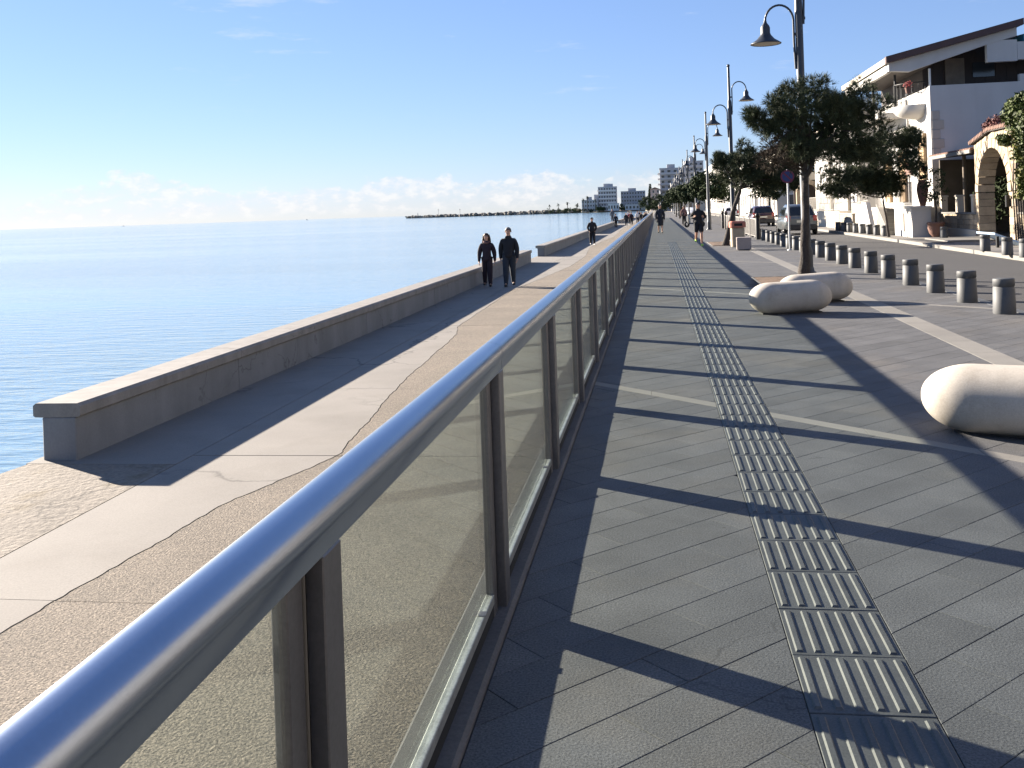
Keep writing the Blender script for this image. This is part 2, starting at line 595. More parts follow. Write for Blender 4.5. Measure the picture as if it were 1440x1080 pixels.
def thing(name, label, cat, loc=(0, 0, 0), rz=0., group=None):
    return put(name, None, None, loc, rz, None, label, cat, group)


def copy_tree(o, parent=None):
    c = o.copy()
    COL.objects.link(c)
    if parent is not None:
        c.parent = parent
    for ch in KIDS.get(o.name, None) or list(o.children):
        copy_tree(ch, c)
    return c


KIDS = {}
ORD = ['first', 'second', 'third', 'fourth', 'fifth', 'sixth', 'seventh', 'eighth', 'ninth', 'tenth', 'eleventh', 'twelfth', 'thirteenth',
       'fourteenth', 'fifteenth', 'sixteenth', 'seventeenth', 'eighteenth', 'nineteenth', 'twentieth']
ORD += ['twenty-' + x for x in ORD[:9]] + ['thirtieth'] + ['thirty-' + x for x in ORD[:9]] + ['fortieth'] + ['forty-' + x for x in ORD[:9]]


def clip(poly, a, b, c):
    """keep the part of a convex polygon where a*x + b*y <= c"""
    out = []
    n = len(poly)
    for i in range(n):
        p, q = poly[i], poly[(i + 1) % n]
        dp, dq = a * p[0] + b * p[1] - c, a * q[0] + b * q[1] - c
        if dp <= 0:
            out.append(p)
        if (dp < 0 < dq) or (dq < 0 < dp):
            t = dp / (dp - dq)
            out.append((p[0] + (q[0] - p[0]) * t, p[1] + (q[1] - p[1]) * t))
    return out


def inset(poly, d):
    cur = list(poly)
    n = len(poly)
    for i in range(n):
        p, q = poly[i], poly[(i + 1) % n]
        ex, ey = q[0] - p[0], q[1] - p[1]
        l = math.hypot(ex, ey)
        if l < 1e-6:
            continue
        nx, ny = ey / l, -ex / l            # outward for ccw
        cur = clip(cur, nx, ny, nx * p[0] + ny * p[1] - d)
        if len(cur) < 3:
            return []
    return cur


def area(p):
    return .5 * sum(p[i][0] * p[(i + 1) % len(p)][1] - p[(i + 1) % len(p)][0] * p[i][1] for i in range(len(p)))


def slab_geo(mb, poly, ztop, depth, joint=.0013, bev=.0016, mi=0):
    o = inset(poly, joint)
    if len(o) < 3 or area(o) < .0006:
        return False
    t = inset(o, bev)
    if len(t) != len(o):
        t = o
    n = len(o)
    vs = [(x, y, ztop - depth) for x, y in o] + [(x, y, ztop - bev * .8) for x, y in o] + [(x, y, ztop) for x, y in t]
    fs = [tuple(range(2 * n, 3 * n))]
    for i in range(n):
        j = (i + 1) % n
        fs.append((i, j, n + j, n + i))
        fs.append((n + i, n + j, 2 * n + j, 2 * n + i))
    mb.add(vs, fs, False, mi)
    return True


# ------------------------------------------------------------------ land and sea
mb = MB()
mb.add([(-40000, -2000, -2.2), (60000, -2000, -2.2), (60000, 60000, -2.2), (-40000, 60000, -2.2)], [(0, 1, 2, 3)])
mb.build('sea', M['sea'], kind='structure')
land = [(-5.98, -60), (9000, -60), (9000, 9000), (-300, 9000), (-300, 1750), (-180, 1480), (-100, 1330), (-15, 1255), (-5.98, 1100)]
MB().prism(land, -6, -.80).build('ground', M['ground'], kind='structure')

# lower promenade: three strips of cast concrete with a wandering seam
WAVE = [(-6, -4.3), (3, -3.75), (5, -3.67), (7.3, -3.49), (9, -3.05), (12.8, -3.46), (18, -3.76), (19.2, -3.99), (28, -4.2), (32.2, -3.92),
        (39.6, -3.5), (48, -3.5), (58, -4.0), (68, -3.9), (80, -3.5), (110, -3.9), (140, -3.5), (400, -3.7)]


def wave(y):
    for (a, xa), (b, xb) in zip(WAVE, WAVE[1:]):
        if a <= y <= b:
            t = (y - a) / (b - a)
            return xa + (xb - xa) * t + .010 * math.sin(y * 3.1) + .006 * math.sin(y * 9.7 + 1) + .005 * math.sin(y * 23.0) + .004 * math.sin(y * 51.0 + 2)
    return -3.7


lower = MB().box(-6.0, -.82, -6, 330, -2.9, -.65).build('lower_promenade', M['joint'], kind='structure')
ys = [1.95 + 3.5 * k for k in range(-2, 40)]
ys = ys + [ys[-1] + 12 * k for k in range(1, 17)]
for a, b in zip(ys, ys[1:]):
    g = .006
    n = 48 if a < 40 else 12
    wv = [a + g + (b - a - 2 * g) * i / n for i in range(n + 1)]
    dz = random.uniform(-.002, .002)
    MB().prism([(-4.494, a + g)] + [(wave(y) - .005, y) for y in wv] + [(-4.494, b - g)], -.68, -.63 + dz).build(
        'concrete_slab', M['smooth_concrete'], lower)
    MB().prism([(wave(y) + .005, y) for y in reversed(wv)] + [(-.83, a + .002), (-.83, b - .002)], -.68, -.633 + dz).build(
        'aggregate_slab', M['aggregate'], lower)
# weathered strip along the sea: ragged on its outer edge
for a, b in [(-6, 3.2), (3.2, 8.62)] + [(8.62 + 5.8 * k, 8.62 + 5.8 * (k + 1)) for k in range(56)]:
    n = 16
    yy = [a + .006 + (b - a - .012) * i / n for i in range(n + 1)]
    edge = [(-6.02 + (random.uniform(-.03, .05) if a < 8 else 0), y) for y in reversed(yy)]
    MB().prism([(-4.506, a + .006), (-4.506, b - .006)] + edge, -.70, -.632).build(
        'concrete_slab', M['rough_concrete' if a < 8.6 else 'smooth_concrete'], lower)

# upper promenade ---------------------------------------------------------------
prom = MB().box(-.62, 4.80, -4, 46, -.10, -.010).build('promenade', M['joint'], kind='structure')
MB().box(-.62, 4.80, 46.002, 330, -.10, 0).build('promenade', M['paver'], kind='structure')
CW, CL, HW = .228, .92, .092
CS = [-2.6, 8.5, 19.6, 30.7, 41.8]
slabs = []
XZ = [(-.62, .418), (.802, 3.12), (3.42, 4.80)]
q2 = math.sqrt(.5)


def in_pit(x, y):
    return 1.95 < x < 3.12 and 19.45 < y < 22.2


for kv in range(-26, 150):
    v0 = .069 + CW * kv
    off = (kv * .37 + random.uniform(-.1, .1)) % 1 * CL
    for ku in range(-8, 40):
        u0 = off + CL * ku
        quad = [((u - v) * q2, (u + v) * q2) for u, v in ((u0, v0), (u0 + CL, v0), (u0 + CL, v0 + CW), (u0, v0 + CW))]
        if max(p[0] for p in quad) < -.62 or min(p[0] for p in quad) > 4.8 or max(p[1] for p in quad) < 1.6 or min(p[1] for p in quad) > 46:
            continue
        for xa, xb in XZ:
            p1 = clip(clip(clip(clip(quad, -1, 0, -xa), 1, 0, xb), 0, -1, -1.6), 0, 1, 46)
            if len(p1) < 3:
                continue
            for c0, c1 in zip(CS + [100], [None] + CS + [100]):
                p2 = p1
                lo = -100 if c1 is None else c1 + HW
                hi = c0 - HW if c0 < 99 else 200
                p2 = clip(clip(p1, -1, -1, -lo), 1, 1, hi)
                if len(p2) >= 3 and area(p2) > .0012:
                    cx = sum(p[0] for p in p2) / len(p2)
                    cy = sum(p[1] for p in p2) / len(p2)
                    if not in_pit(cx, cy):
                        slabs.append((math.hypot(cx, cy), cx, cy, p2))
            # pieces of the pale inlaid lines handled below
slabs.sort(key=lambda s: s[0])
done = 0
rest = MB()
for d, cx, cy, poly in slabs:
    zt = random.uniform(-.0008, .0003)
    if done < 290 and cx < .36 * cy + .35 and cy > 2.1 and area(poly) > .02:
        m1 = MB()
        if slab_geo(m1, [(x - cx, y - cy) for x, y in poly], 0, .03):
            m1.build('paving_slab', M['paver'], prom, loc=(cx, cy, zt))
            done += 1
    else:
        slab_geo(rest, poly, zt, .03)
rest.build('paving_slab', M['paver'], prom, kind='stuff')
# pale inlaid lines: one along the walk, others crossing it on the diagonal
y = 1.7
while y < 46:
    if not (19 < y < 22.3):
        m1 = MB()
        slab_geo(m1, [(3.12, y), (3.42, y), (3.42, y + .9), (3.12, y + .9)], .0005, .03)
        m1.build('pale_strip', M['pale_stone'], prom)
    y += .9
for c in CS:
    for xa, xb in XZ:
        n = max(1, round((xb - xa) / .6))
        for i in range(n):
            a, b = xa + (xb - xa) * i / n, xa + (xb - xa) * (i + 1) / n
            poly = [(a, c - HW - a), (b, c - HW - b), (b, c + HW - b), (a, c + HW - a)]
            if min(p[1] for p in poly) > 1.6 and not in_pit((a + b) / 2, c - (a + b) / 2):
                m1 = MB()
                if slab_geo(m1, poly, .0005, .03):
                    m1.build('pale_strip', M['pale_stone'], prom)
# tactile guide strip: ribbed tiles
TL, TW = .407, .384
m1 = MB()
slab_geo(m1, [(-TW / 2, 0), (TW / 2, 0), (TW / 2, TL), (-TW / 2, TL)], .0, .03, .0016, .003)
for i in range(6):
    x = -TW / 2 + TW * (i + .5) / 6
    w, h, t = .0150, .0062, .0085
    y0, y1 = .022, TL - .022
    m1.add([(x - w, y0, -.001), (x + w, y0, -.001), (x + w, y1, -.001), (x - w, y1, -.001),
            (x - t, y0 + .008, h), (x + t, y0 + .008, h), (x + t, y1 - .008, h), (x - t, y1 - .008, h)],
           [(4, 5, 6, 7), (0, 1, 5, 4), (1, 2, 6, 5), (2, 3, 7, 6), (3, 0, 4, 7)])
tt = m1.mesh('tactile_tile', M['tactile'])
for k in range(-4, 104):
    put('tactile_tile', tt, prom, loc=(.61, 3.6 + TL * k, random.uniform(.0, .0015)))
# raised curb that carries the railing, and the drop to the lower promenade
MB().cbox(-.815, -.622, -4, 330, -.70, .028, .012).build('curb', M['curb'], kind='structure')
# road, its kerbs and the pavement across it
MB().prism([(4.985, -20), (9.05, -20), (9.45, 40), (9.7, 330), (4.985, 330)], -.4, -.12).build('road', M['asphalt'], kind='structure')
kerb = MB().box(4.80, 4.97, -4, 330, -.35, -.02).build('kerb', M['joint'], kind='structure')
km = MB().cbox(-.085, .085, .003, .997, -.2, .002, .012).mesh('kerb_stone', M['bollard'])
for k in range(9, 75):
    put('kerb_stone', km, kerb, loc=(4.888, k, 0))
xf = lambda y: 9.05 + (y + 20) * .4 / 60 if y < 40 else 9.45 + (y - 40) * .25 / 290
fk = MB().prism([(xf(-20), -20), (xf(-20) + .16, -20), (xf(40) + .16, 40), (xf(330) + .16, 330), (xf(330), 330), (xf(40), 40)], -.3, .0)
fk.build('kerb', M['pale_stone'], kind='structure')
MB().prism([(xf(-20) + .163, -20), (60, -20), (60, 330), (xf(330) + .163, 330), (xf(40) + .163, 40)], -.3, -.004).build(
    'pavement', M['far_paving'], kind='structure')
# a narrow dark strip just inside the far kerb, before the driveway
MB().box(9.75, 10.29, 36.6, 41.0, -.003, .006).build('driveway', M['asphalt'], kind='structure')
MB().box(10.3, 12.9, 37.3, 40.6, -.003, .05).build('driveway', M['pale_stone'], kind='structure')
# planting pits
for (x0, x1, y0, y1) in ((1.98, 3.18, 19.5, 22.1), (2.1, 3.2, 39.6, 44.2)):
    pit = MB()
    n = 9
    vs, fs = [], []
    for j in range(n):
        for i in range(n):
            e = 0 if i in (0, n - 1) or j in (0, n - 1) else 1
            vs.append((x0 + .03 + (x1 - x0 - .06) * i / (n - 1), y0 + .03 + (y1 - y0 - .06) * j / (n - 1), .006 + e * random.uniform(.002, .03)))
    for j in range(n - 1):
        for i in range(n - 1):
            fs.append((j * n + i, j * n + i + 1, (j + 1) * n + i + 1, (j + 1) * n + i))
    pit.add(vs, fs, True)
    po = pit.build('planting_pit', M['earth'], kind='structure')
    ed = MB()
    ed.box(x0, x1, y0, y0 + .03, -.005, .014).box(x0, x1, y1 - .03, y1, -.005, .014)
    ed.box(x0, x0 + .03, y0 + .03, y1 - .03, -.005, .014).box(x1 - .03, x1, y0 + .03, y1 - .03, -.005, .014)
    ed.build('pit_edging', M['pale_stone'], po)

# ------------------------------------------------------------------ sea walls
COP = [(-5.545, -.215), (-5.53, -.20), (-5.53, -.115), (-5.56, -.085), (-5.99, -.085), (-6.02, -.11), (-6.02, -.205), (-6.0, -.22), (-5.94, -.222)]
WALLS = [(8.75, [12.47] + [12.47 + 5.85 * k for k in range(1, 6)] + [43.3], 'low concrete sea wall beside the walking couple, nearest of the sea walls'),
         (48.6, [54.4 + 5.85 * k for k in range(6)] + [86.2], 'low concrete sea wall behind the lone dark walker, second along the shore'),
         (90.2, [96 + 5.85 * k for k in range(7)] + [137], 'low concrete sea wall far along the shore, past the lone dark walker'),
         (150, [156 + 5.85 * k for k in range(12)] + [232], 'farthest low concrete sea wall, where the crowd strolls')]
for y0, cuts, lab in WALLS:
    w = thing('sea_wall', lab, 'sea wall', (0, 0, 0), 0, 'low walls along the sea edge')
    a = y0
    for b in cuts:
        MB().cbox(-5.93, -5.575, a + .004, b - .004, -.64, -.218, .012).build('wall_block', M['wall_concrete'], w)
        cp = MB()
        pr = [(x, z) for x, z in reversed(COP)]
        cp.extrude_y(pr, a + .005, b - .005)
        cp.build('coping_stone', M['coping'], w)
        a = b

# ------------------------------------------------------------------ glass railing
rail = thing('glass_railing', 'long steel handrail on paired uprights with tinted glass panes', 'railing', (-.69, 2, .028))


def hr_profile():
    p = [(-.044, .936), (-.042, .934), (.042, .934), (.044, .936), (.044, .972), (.050, .985)]
    for i in range(0, 19):
        t = PI * i / 18
        p.append((.0515 * math.cos(t), .993 + .053 * math.sin(t)))
    return p + [(-.050, .985), (-.044, .972)]


HP = 2.1
seg = MB()
pf = hr_profile()
n = len(pf)
vs = [(x, yy, z) for yy in (.003, 3 * HP - .003) for x, z in pf]
for i in range(n):
    seg.add([vs[i], vs[(i + 1) % n], vs[n + (i + 1) % n], vs[n + i]], [(0, 1, 2, 3)])
seg.add(vs, [tuple(range(n - 1, -1, -1)), tuple(range(n, 2 * n))])
hm = bpy.data.meshes.new('handrail')
bm = bmesh.new()
tmp = seg.mesh('tmp', M['alu'])
bm.from_mesh(tmp)
bmesh.ops.remove_doubles(bm, verts=bm.verts, dist=1e-5)
for f in bm.faces:
    f.smooth = len(f.verts) == 4
for e in bm.edges:
    if len(e.link_faces) == 2 and e.calc_face_angle(0) > R(40):
        e.smooth = False
bmesh.ops.recalc_face_normals(bm, faces=bm.faces)
bm.to_mesh(hm)
bm.free()
hm.materials.append(M['alu'])
m_up = MB().cbox(.005, .0435, -.021, .085, -.028, .9335, .003).box(-.035, .064, -.11, .11, -.028, -.016).mesh('upright', M['alu_dark'])
m_up2 = MB().cbox(-.020, .012, -.128, -.052, -.028, .9335, .003).mesh('upright', M['alu_dark'])
m_gk = MB().box(-.03, -.004, -.0515, .006, -.02, .933).mesh('gap_filler', M['gasket'])  # black strip stands for the dark gap, deepened so the uprights' shadows join
pl = HP - .19
m_gl = MB().box(-.008, .002, .086, .075 + pl, .072, .932).mesh('glass_pane', M['glass'])
m_ch = MB().cbox(-.02, .012, .097, .07 + pl, .052, .088, .003).mesh('glazing_channel', M['channel'])
m_un = MB().box(-.017, .0095, .097, .07 + pl, .0, .0515).mesh('gap_filler', M['gasket'])  # black colour stands for the shaded gap under the channel
m_cl = MB().cbox(-.014, .016, -.022, .022, .0885, .0905, .001).mesh('glass_clip', M['alu_dark'])
for k in range(-2, 70):
    yb = 1.815 + HP * k - 2
    p = put('upright', m_up, rail, loc=(0, yb, 0))
    put('upright', m_up2, p)
    put('gap_filler', m_gk, p)
    g = put('glass_pane', m_gl, rail, loc=(0, yb, 0))
    if k < 20:
        put('glass_clip', m_cl, g, loc=(0, .075 + pl - .2, 0))
    c = put('glazing_channel', m_ch, rail, loc=(0, yb, 0))
    put('gap_filler', m_un, c)
    if (k + 2) % 3 == 0:
        put('handrail', hm, rail, loc=(0, yb + .05, 0))


# ------------------------------------------------------------------ foliage helpers
def rnd_dir(rd):
    while True:
        v = Vector((rd.uniform(-1, 1), rd.uniform(-1, 1), rd.uniform(-1, 1)))
        if .05 < v.length < 1:
            return v.normalized()


def needle_crown(clumps, rd, ntuft, ln=.13, w=.008, per=9, up=.35):
    """clumps: (centre, radius); radiating needle tufts"""
    vs, fs = [], []
    for c, r in clumps:
        c = Vector(c)
        for _ in range(ntuft):
            d = rnd_dir(rd)
            p = c + Vector((d.x * r, d.y * r, d.z * r * .78)) * rd.random() ** .45
            ax = (d + Vector((0, 0, up)) + rnd_dir(rd) * .5).normalized()
            for _k in range(per):
                e = (ax + rnd_dir(rd) * .75).normalized()
                s = e.cross(rnd_dir(rd)).normalized() * w
                b = len(vs)
                q = p + e * ln * rd.uniform(.6, 1.2)
                vs += [p + s, p - s, q - s * .35, q + s * .35]
                fs.append((b, b + 1, b + 2, b + 3))
    mb = MB()
    mb.v, mb.f = vs, fs
    mb.s = [False] * len(fs)
    mb.m = [0] * len(fs)
    return mb


def leaf_crown(clumps, rd, nleaf, size=.09):
    vs, fs = [], []
    for c, r in clumps:
        c = Vector(c)
        for _ in range(nleaf):
            d = rnd_dir(rd)
            p = c + Vector((d.x * r, d.y * r, d.z * r * .85)) * rd.random() ** .4
            a = rnd_dir(rd)
            b_ = a.cross(d + rnd_dir(rd) * .6)
            if b_.length < .05:
                continue
            b_.normalize()
            s = size * rd.uniform(.6, 1.3)
            i = len(vs)
            vs += [p - a * s, p + b_ * s * .5 + d * s * .1, p + a * s, p - b_ * s * .5 + d * s * .1]
            fs.append((i, i + 1, i + 2, i + 3))
    mb = MB()
    mb.v, mb.f = vs, fs
    mb.s = [False] * len(fs)
    mb.m = [0] * len(fs)
    return mb


def ell_clumps(rd, cen, rad, n, r0, r1, shell=.55):
    out = []
    for _ in range(n):
        d = rnd_dir(rd)
        k = shell + (1 - shell) * rd.random()
        out.append((Vector(cen) + Vector((d.x * rad[0], d.y * rad[1], d.z * rad[2])) * k, rd.uniform(r0, r1)))
    return out



# ------------------------------------------------------------------ buildings
def lathe_arch(cx, cz, r0, r1, n):
    """voussoir outlines (x, z) of a half-round arch"""
    out = []
    for i in range(n):
        a, b = PI - PI * i / n - .012, PI - PI * (i + 1) / n + .012
        out.append([(cx + r1 * math.cos(a), cz + r1 * math.sin(a)), (cx + r0 * math.cos(a), cz + r0 * math.sin(a)),
                    (cx + r0 * math.cos(b), cz + r0 * math.sin(b)), (cx + r1 * math.cos(b), cz + r1 * math.sin(b))])
    return out


def win_w(parent, x, y0, y1, z0, z1, glass, frame, shutters=None, sill=True):
    """window in a wall that faces -X at x"""
    f = MB().box(x - .06, x + .02, y0 - .06, y0, z0, z1).box(x - .06, x + .02, y1, y1 + .06, z0, z1)
    f.box(x - .06, x + .02, y0 - .06, y1 + .06, z1, z1 + .07).box(x - .045, x + .02, (y0 + y1) / 2 - .03, (y0 + y1) / 2 + .03, z0, z1)
    fo = f.build('window', M[frame], parent)
    MB().box(x - .025, x - .005, y0, y1, z0, z1).build('pane', M[glass], fo)
    if sill:
        MB().box(x - .14, x + .02, y0 - .12, y1 + .12, z0 - .09, z0 - .002).build('sill', M[frame], fo)
    if shutters:
        for a, b in ((y0 - .07 - (y1 - y0) / 2, y0 - .07), (y1 + .07, y1 + .07 + (y1 - y0) / 2)):
            MB().box(x - .07, x - .02, a, b, z0, z1).build('shutter', M[shutters], fo)


def win_s(parent, y, x0, x1, z0, z1, glass='window_grey', frame='frame_white'):
    """window in a wall that faces -Y at y"""
    f = MB().box(x0 - .06, x0, y - .06, y + .02, z0, z1).box(x1, x1 + .06, y - .06, y + .02, z0, z1)
    f.box(x0 - .06, x1 + .06, y - .06, y + .02, z1, z1 + .07).box(x0 - .1, x1 + .1, y - .12, y + .02, z0 - .08, z0 - .002)
    fo = f.build('window', M[frame], parent)
    MB().box(x0, x1, y - .025, y - .005, z0, z1).build('pane', M[glass], fo)


def railing_bars(parent, name, p0, p1, h, m, step=.16, bar=.012):
    """vertical bars with a top and a bottom rail between two points"""
    p0, p1 = Vector(p0), Vector(p1)
    d = p1 - p0
    n = max(2, int(d.length / step))
    o = MB().tube([p0 + Vector((0, 0, h)), p1 + Vector((0, 0, h))], .022, 6).tube(
        [p0 + Vector((0, 0, .1)), p1 + Vector((0, 0, .1))], .016, 6).build(name, M[m], parent)
    b = MB()
    for i in range(n + 1):
        q = p0 + d * i / n
        b.tube([q, q + Vector((0, 0, h))], bar, 5)
    b.build('baluster', M[m], o, kind='stuff')
    return o


villa = thing('villa', 'white villa with rising roof, dark timber gable and blank shaded side wall', 'villa', (12.5, 47.5, 0))
villa.scale = (1.08, 1.08, 1.08)
vl = lambda mb, name, m, par=villa, **k: put(name, mb.mesh(name, M[m]), par, loc=(-11.7, -44, 0) if par is villa else None, **k)
vl(MB().box(11.7, 19, 44, 54.5, -.05, 5.95).box(11.7, 15.3, 44, 44.25, 5.95, 6.24).box(15.3, 19, 44, 44.25, 5.95, 6.55)
   .box(11.7, 11.95, 44.25, 54.5, 5.95, 6.2), 'wall', 'white')
q = MB()
for k, z in enumerate((3.2, 3.6, 4.0, 4.4, 4.8)):
    q.cbox(11.73, 11.73 + (.5 if k % 2 else .34), 43.965, 44.02, z, z + .38, .02)
vl(q, 'quoin', 'beige', kind='stuff')
# upper storey set back under the roof: dark timber boards
ridge = lambda x: 7.20 + (x - 10.1) * (8.42 - 7.20) / (15.3 - 10.1)
for i in range(12):
    x0 = 12.0 + i * .44
    MB_ = MB().add([(x0, 46.2, 5.96), (x0 + .43, 46.2, 5.96), (x0 + .43, 46.2, ridge(x0 + .43) - .1), (x0, 46.2, ridge(x0) - .1),
                    (x0, 46.4, 5.96), (x0 + .43, 46.4, 5.96), (x0 + .43, 46.4, ridge(x0 + .43) - .1), (x0, 46.4, ridge(x0) - .1)],
                   [(0, 1, 2, 3), (7, 6, 5, 4), (0, 4, 5, 1), (1, 5, 6, 2), (2, 6, 7, 3), (3, 7, 4, 0)])
    vl(MB_, 'timber_board', 'wood_dark')
vl(MB().box(12.0, 12.2, 46.42, 54.4, 5.96, 7.3), 'timber_wall', 'wood_dark')
vl(MB().box(17.3, 19, 46.2, 54, 5.96, 8.2), 'timber_wall', 'wood_dark')
d = MB().box(12.95, 13.75, 46.12, 46.19, 6.27, 7.62)
vl(d, 'door', 'stone_dark')
vl(MB().box(14.1, 15.0, 46.13, 46.19, 6.75, 7.4), 'window', 'window_grey')
# roof: slab with dark verge, white gable band below it
rp = [(10.02, 7.30), (15.5, 8.60), (15.5, 8.86), (10.02, 7.56)]
r_ = MB()
r_.extrude_y(rp, 44.3, 54.5)
ro = vl(r_, 'roof', 'beige')
vl(MB().extrude_y([(9.98, 7.29), (15.54, 8.61), (15.54, 8.885), (9.98, 7.575)], 44.0, 44.29), 'verge_board', 'roof_dark')
vl(MB().extrude_y([(10.15, 6.98), (11.0, 6.92), (14.1, 7.88), (15.35, 8.2), (15.35, 8.56), (10.15, 7.32)], 44.32, 44.6), 'gable_band', 'white')
vl(MB().box(14.15, 15.35, 44.34, 44.62, 7.15, 8.05), 'gable_block', 'white')
vl(MB().box(15.36, 19, 44.34, 44.62, 7.2, 7.95), 'parapet', 'white')
vl(MB().box(15.6, 19, 44.3, 48, 7.97, 8.25), 'side_roof', 'teal_roof')
vl(MB().box(10.12, 10.3, 44.62, 54.3, 6.95, 7.29), 'fascia', 'white')
vl(MB().extrude_y([(10.3, 7.2), (12.0, 7.2), (12.0, 7.3), (10.3, 7.28)], 44.62, 54.3), 'soffit', 'wood_dark')
# rounded balcony on a corbel, with posts and black railing
bc = MB().lathe([(.35, 4.98), (.72, 5.06), (.96, 5.18), (1.1, 5.36), (1.1, 5.55)], 28, 11.72, 45.8)
vl(bc, 'balcony', 'white')
bp = MB()
for i in range(13):
    t = PI / 2 + PI * i / 12
    x, y = 11.72 + 1.04 * math.cos(t), 45.8 + 1.04 * math.sin(t)
    bp.tube([(x, y, 5.55), (x, y, 6.5)], .014, 5)
bo = vl(bp, 'balcony_railing', 'iron')
MB().tube([(11.72 + 1.04 * math.cos(PI / 2 + PI * i / 16), 45.8 + 1.04 * math.sin(PI / 2 + PI * i / 16), 6.5) for i in range(17)], .028, 6).build(
    'top_rail', M['iron'], bo)
vl(MB().tube([(10.75, 45.9, 5.55), (10.75, 45.9, 7.0)], .05, 8), 'post', 'iron')
vl(MB().tube([(11.9, 44.7, 5.9), (11.9, 44.7, 7.05)], .05, 8), 'post', 'frame_white')
vl(MB().tube([(10.45, 49, 3.0), (10.45, 49, 6.95)], .06, 8), 'post', 'iron')
vl(MB().box(10.5, 11.68, 48.4, 53.9, 5.3, 5.55), 'gallery_floor', 'white')
vl(MB().tube([(11.63, 47.6, 6.0), (11.63, 47.6, 1.3)], .045, 8), 'drain_pipe', 'grey_rail')
go = railing_bars(None, 'gallery_railing', (10.55, 48.5, 5.55), (10.55, 53.8, 5.55), .95, 'iron')
go.parent = villa
go.location = (-11.7, -44, 0)
for y0, y1, z0, z1 in ((44.85, 45.6, 2.3, 4.2), (48.3, 49.2, 1.35, 3.7), (51.3, 52.2, 1.35, 3.7)):
    f = MB().box(11.6, 11.72, y0, y1, z0, z1).box(11.56, 11.72, y0 - .08, y0 - .002, z0, z1 + .1).box(11.56, 11.72, y1 + .002, y1 + .08, z0, z1 + .1)
    vl(f, 'shutter', 'shutter')
win = put('window_set', None, villa)
bpy.data.objects.remove(win)
# raised terrace, white box in front, steps with a sloping white flank
terr = thing('terrace', 'white raised terrace with steps and grey railings before the villa', 'terrace', (10.46, 43, 0))
tl = lambda mb, name, m, **k: put(name, mb.mesh(name, M[m]), terr, loc=(-10.46, -43, 0), **k)
tl(MB().box(10.46, 11.22, 43.05, 46.1, -.05, 1.2).cbox(10.40, 11.27, 43.0, 46.15, 1.2, 1.28, .02), 'plinth', 'white')
tl(MB().box(10.44, 10.46, 44.3, 44.5, .2, 1.0), 'slot', 'stone_dark')
tl(MB().box(10.9, 12.48, 46.16, 58.2, -.05, 1.2), 'floor', 'cream')
for k in range(7):
    tl(MB().box(10.2, 10.895, 46.2 + .3 * k, 46.495 + .3 * k, -.05, .17 * (k + 1)), 'step', 'pale_stone')
tl(MB().extrude_x([(48.35, 0), (52.2, 0), (52.2, .9), (50.6, 1.5), (49.6, 1.5)], 9.95, 10.15), 'stair_flank', 'white')
for a, b, h in (((10.5, 43.1, 1.28), (10.5, 46.1, 1.28), 1.0), ((10.05, 49.6, 1.5), (10.05, 52.2, 1.4), .8), ((10.15, 46.3, .2), (10.15, 48.3, 1.3), .9)):
    r2 = railing_bars(None, 'railing', a, b, h, 'grey_rail', .14)
    r2.parent = terr
    r2.location = (-10.46, -43, 0)


def rubble_wall(name, label, x0, x1, y0, y1, z0, z1, sx, sz, m_stone, m_mortar, along='x', seed=1):
    """a wall with stones standing proud of its mortar on the faces that look at the street"""
    rd = random.Random(seed)
    t = thing(name, label, 'wall', (x0, y0, 0))
    off = (-x0, -y0, 0)
    put('core', MB().box(x0 + .02, x1 - .02, y0 + .02, y1 - .02, z0, z1).mesh('core', M[m_mortar]), t, loc=off)
    z = z0
    row = 0
    while z < z1 - .04:
        h = min(sz * rd.uniform(.85, 1.15), z1 - z)
        if along == 'x':
            x = x0 - (row % 2) * sx * .4
            while x < x1:
                w = sx * rd.uniform(.7, 1.3)
                a, b = max(x, x0), min(x + w, x1)
                if b - a > .05:
                    mb = MB().cbox(a + .008, b - .008, y0 - rd.uniform(0, .025), y0 + .1, z + .008, z + h - .008, .012)
                    put('stone', mb.mesh('stone', M[m_stone]), t, loc=off)
                x += w
        else:
            y = y0 - (row % 2) * sx * .4
            while y < y1:
                w = sx * rd.uniform(.7, 1.3)
                a, b = max(y, y0), min(y + w, y1)
                if b - a > .05:
                    mb = MB().cbox(x0 - rd.uniform(0, .025), x0 + .1, a + .008, b - .008, z + .008, z + h - .008, .012)
                    put('stone', mb.mesh('stone', M[m_stone]), t, loc=off)
                y += w
        z += h
        row += 1
    return t, off


def street_side(t, x, y):
    """turn a thing built facing -Y so that it faces the street (-X)"""
    t.location = (x, y, 0)
    t.rotation_euler = (0, 0, -PI / 2)


GX, GY = 12.4, 46.4
t, off = rubble_wall('stone_wall', 'low honey coloured stone wall left of the arch, with pale base and piers', 0, 5.36, 0, .35, .30, .90, .36, .2, 'stone_wall', 'mortar', seed=3)
street_side(t, GX, GY)
put('base_course', MB().cbox(0, 5.36, -.08, .43, -.05, .295, .02).mesh('base_course', M['cream']), t)
put('coping', MB().cbox(0, 5.36, -.05, .40, .902, .97, .015).mesh('coping', M['pale_stone']), t)
for x in (.12, 2.45, 4.55):
    put('pier', MB().cbox(x, x + .28, .04, .31, .97, 1.62, .015).cbox(x - .03, x + .31, .01, .34, 1.622, 1.70, .015).mesh('pier', M['cream']), t)
t, off = rubble_wall('stone_wall', 'honey coloured stone wall right of the arch at the right edge', 0, 5.0, 0, .35, .0, .95, .36, .2, 'stone_wall', 'mortar', seed=5)
street_side(t, GX, 36.46)
put('coping', MB().cbox(0, 5.0, -.05, .40, .952, 1.02, .015).mesh('coping', M['pale_stone']), t)
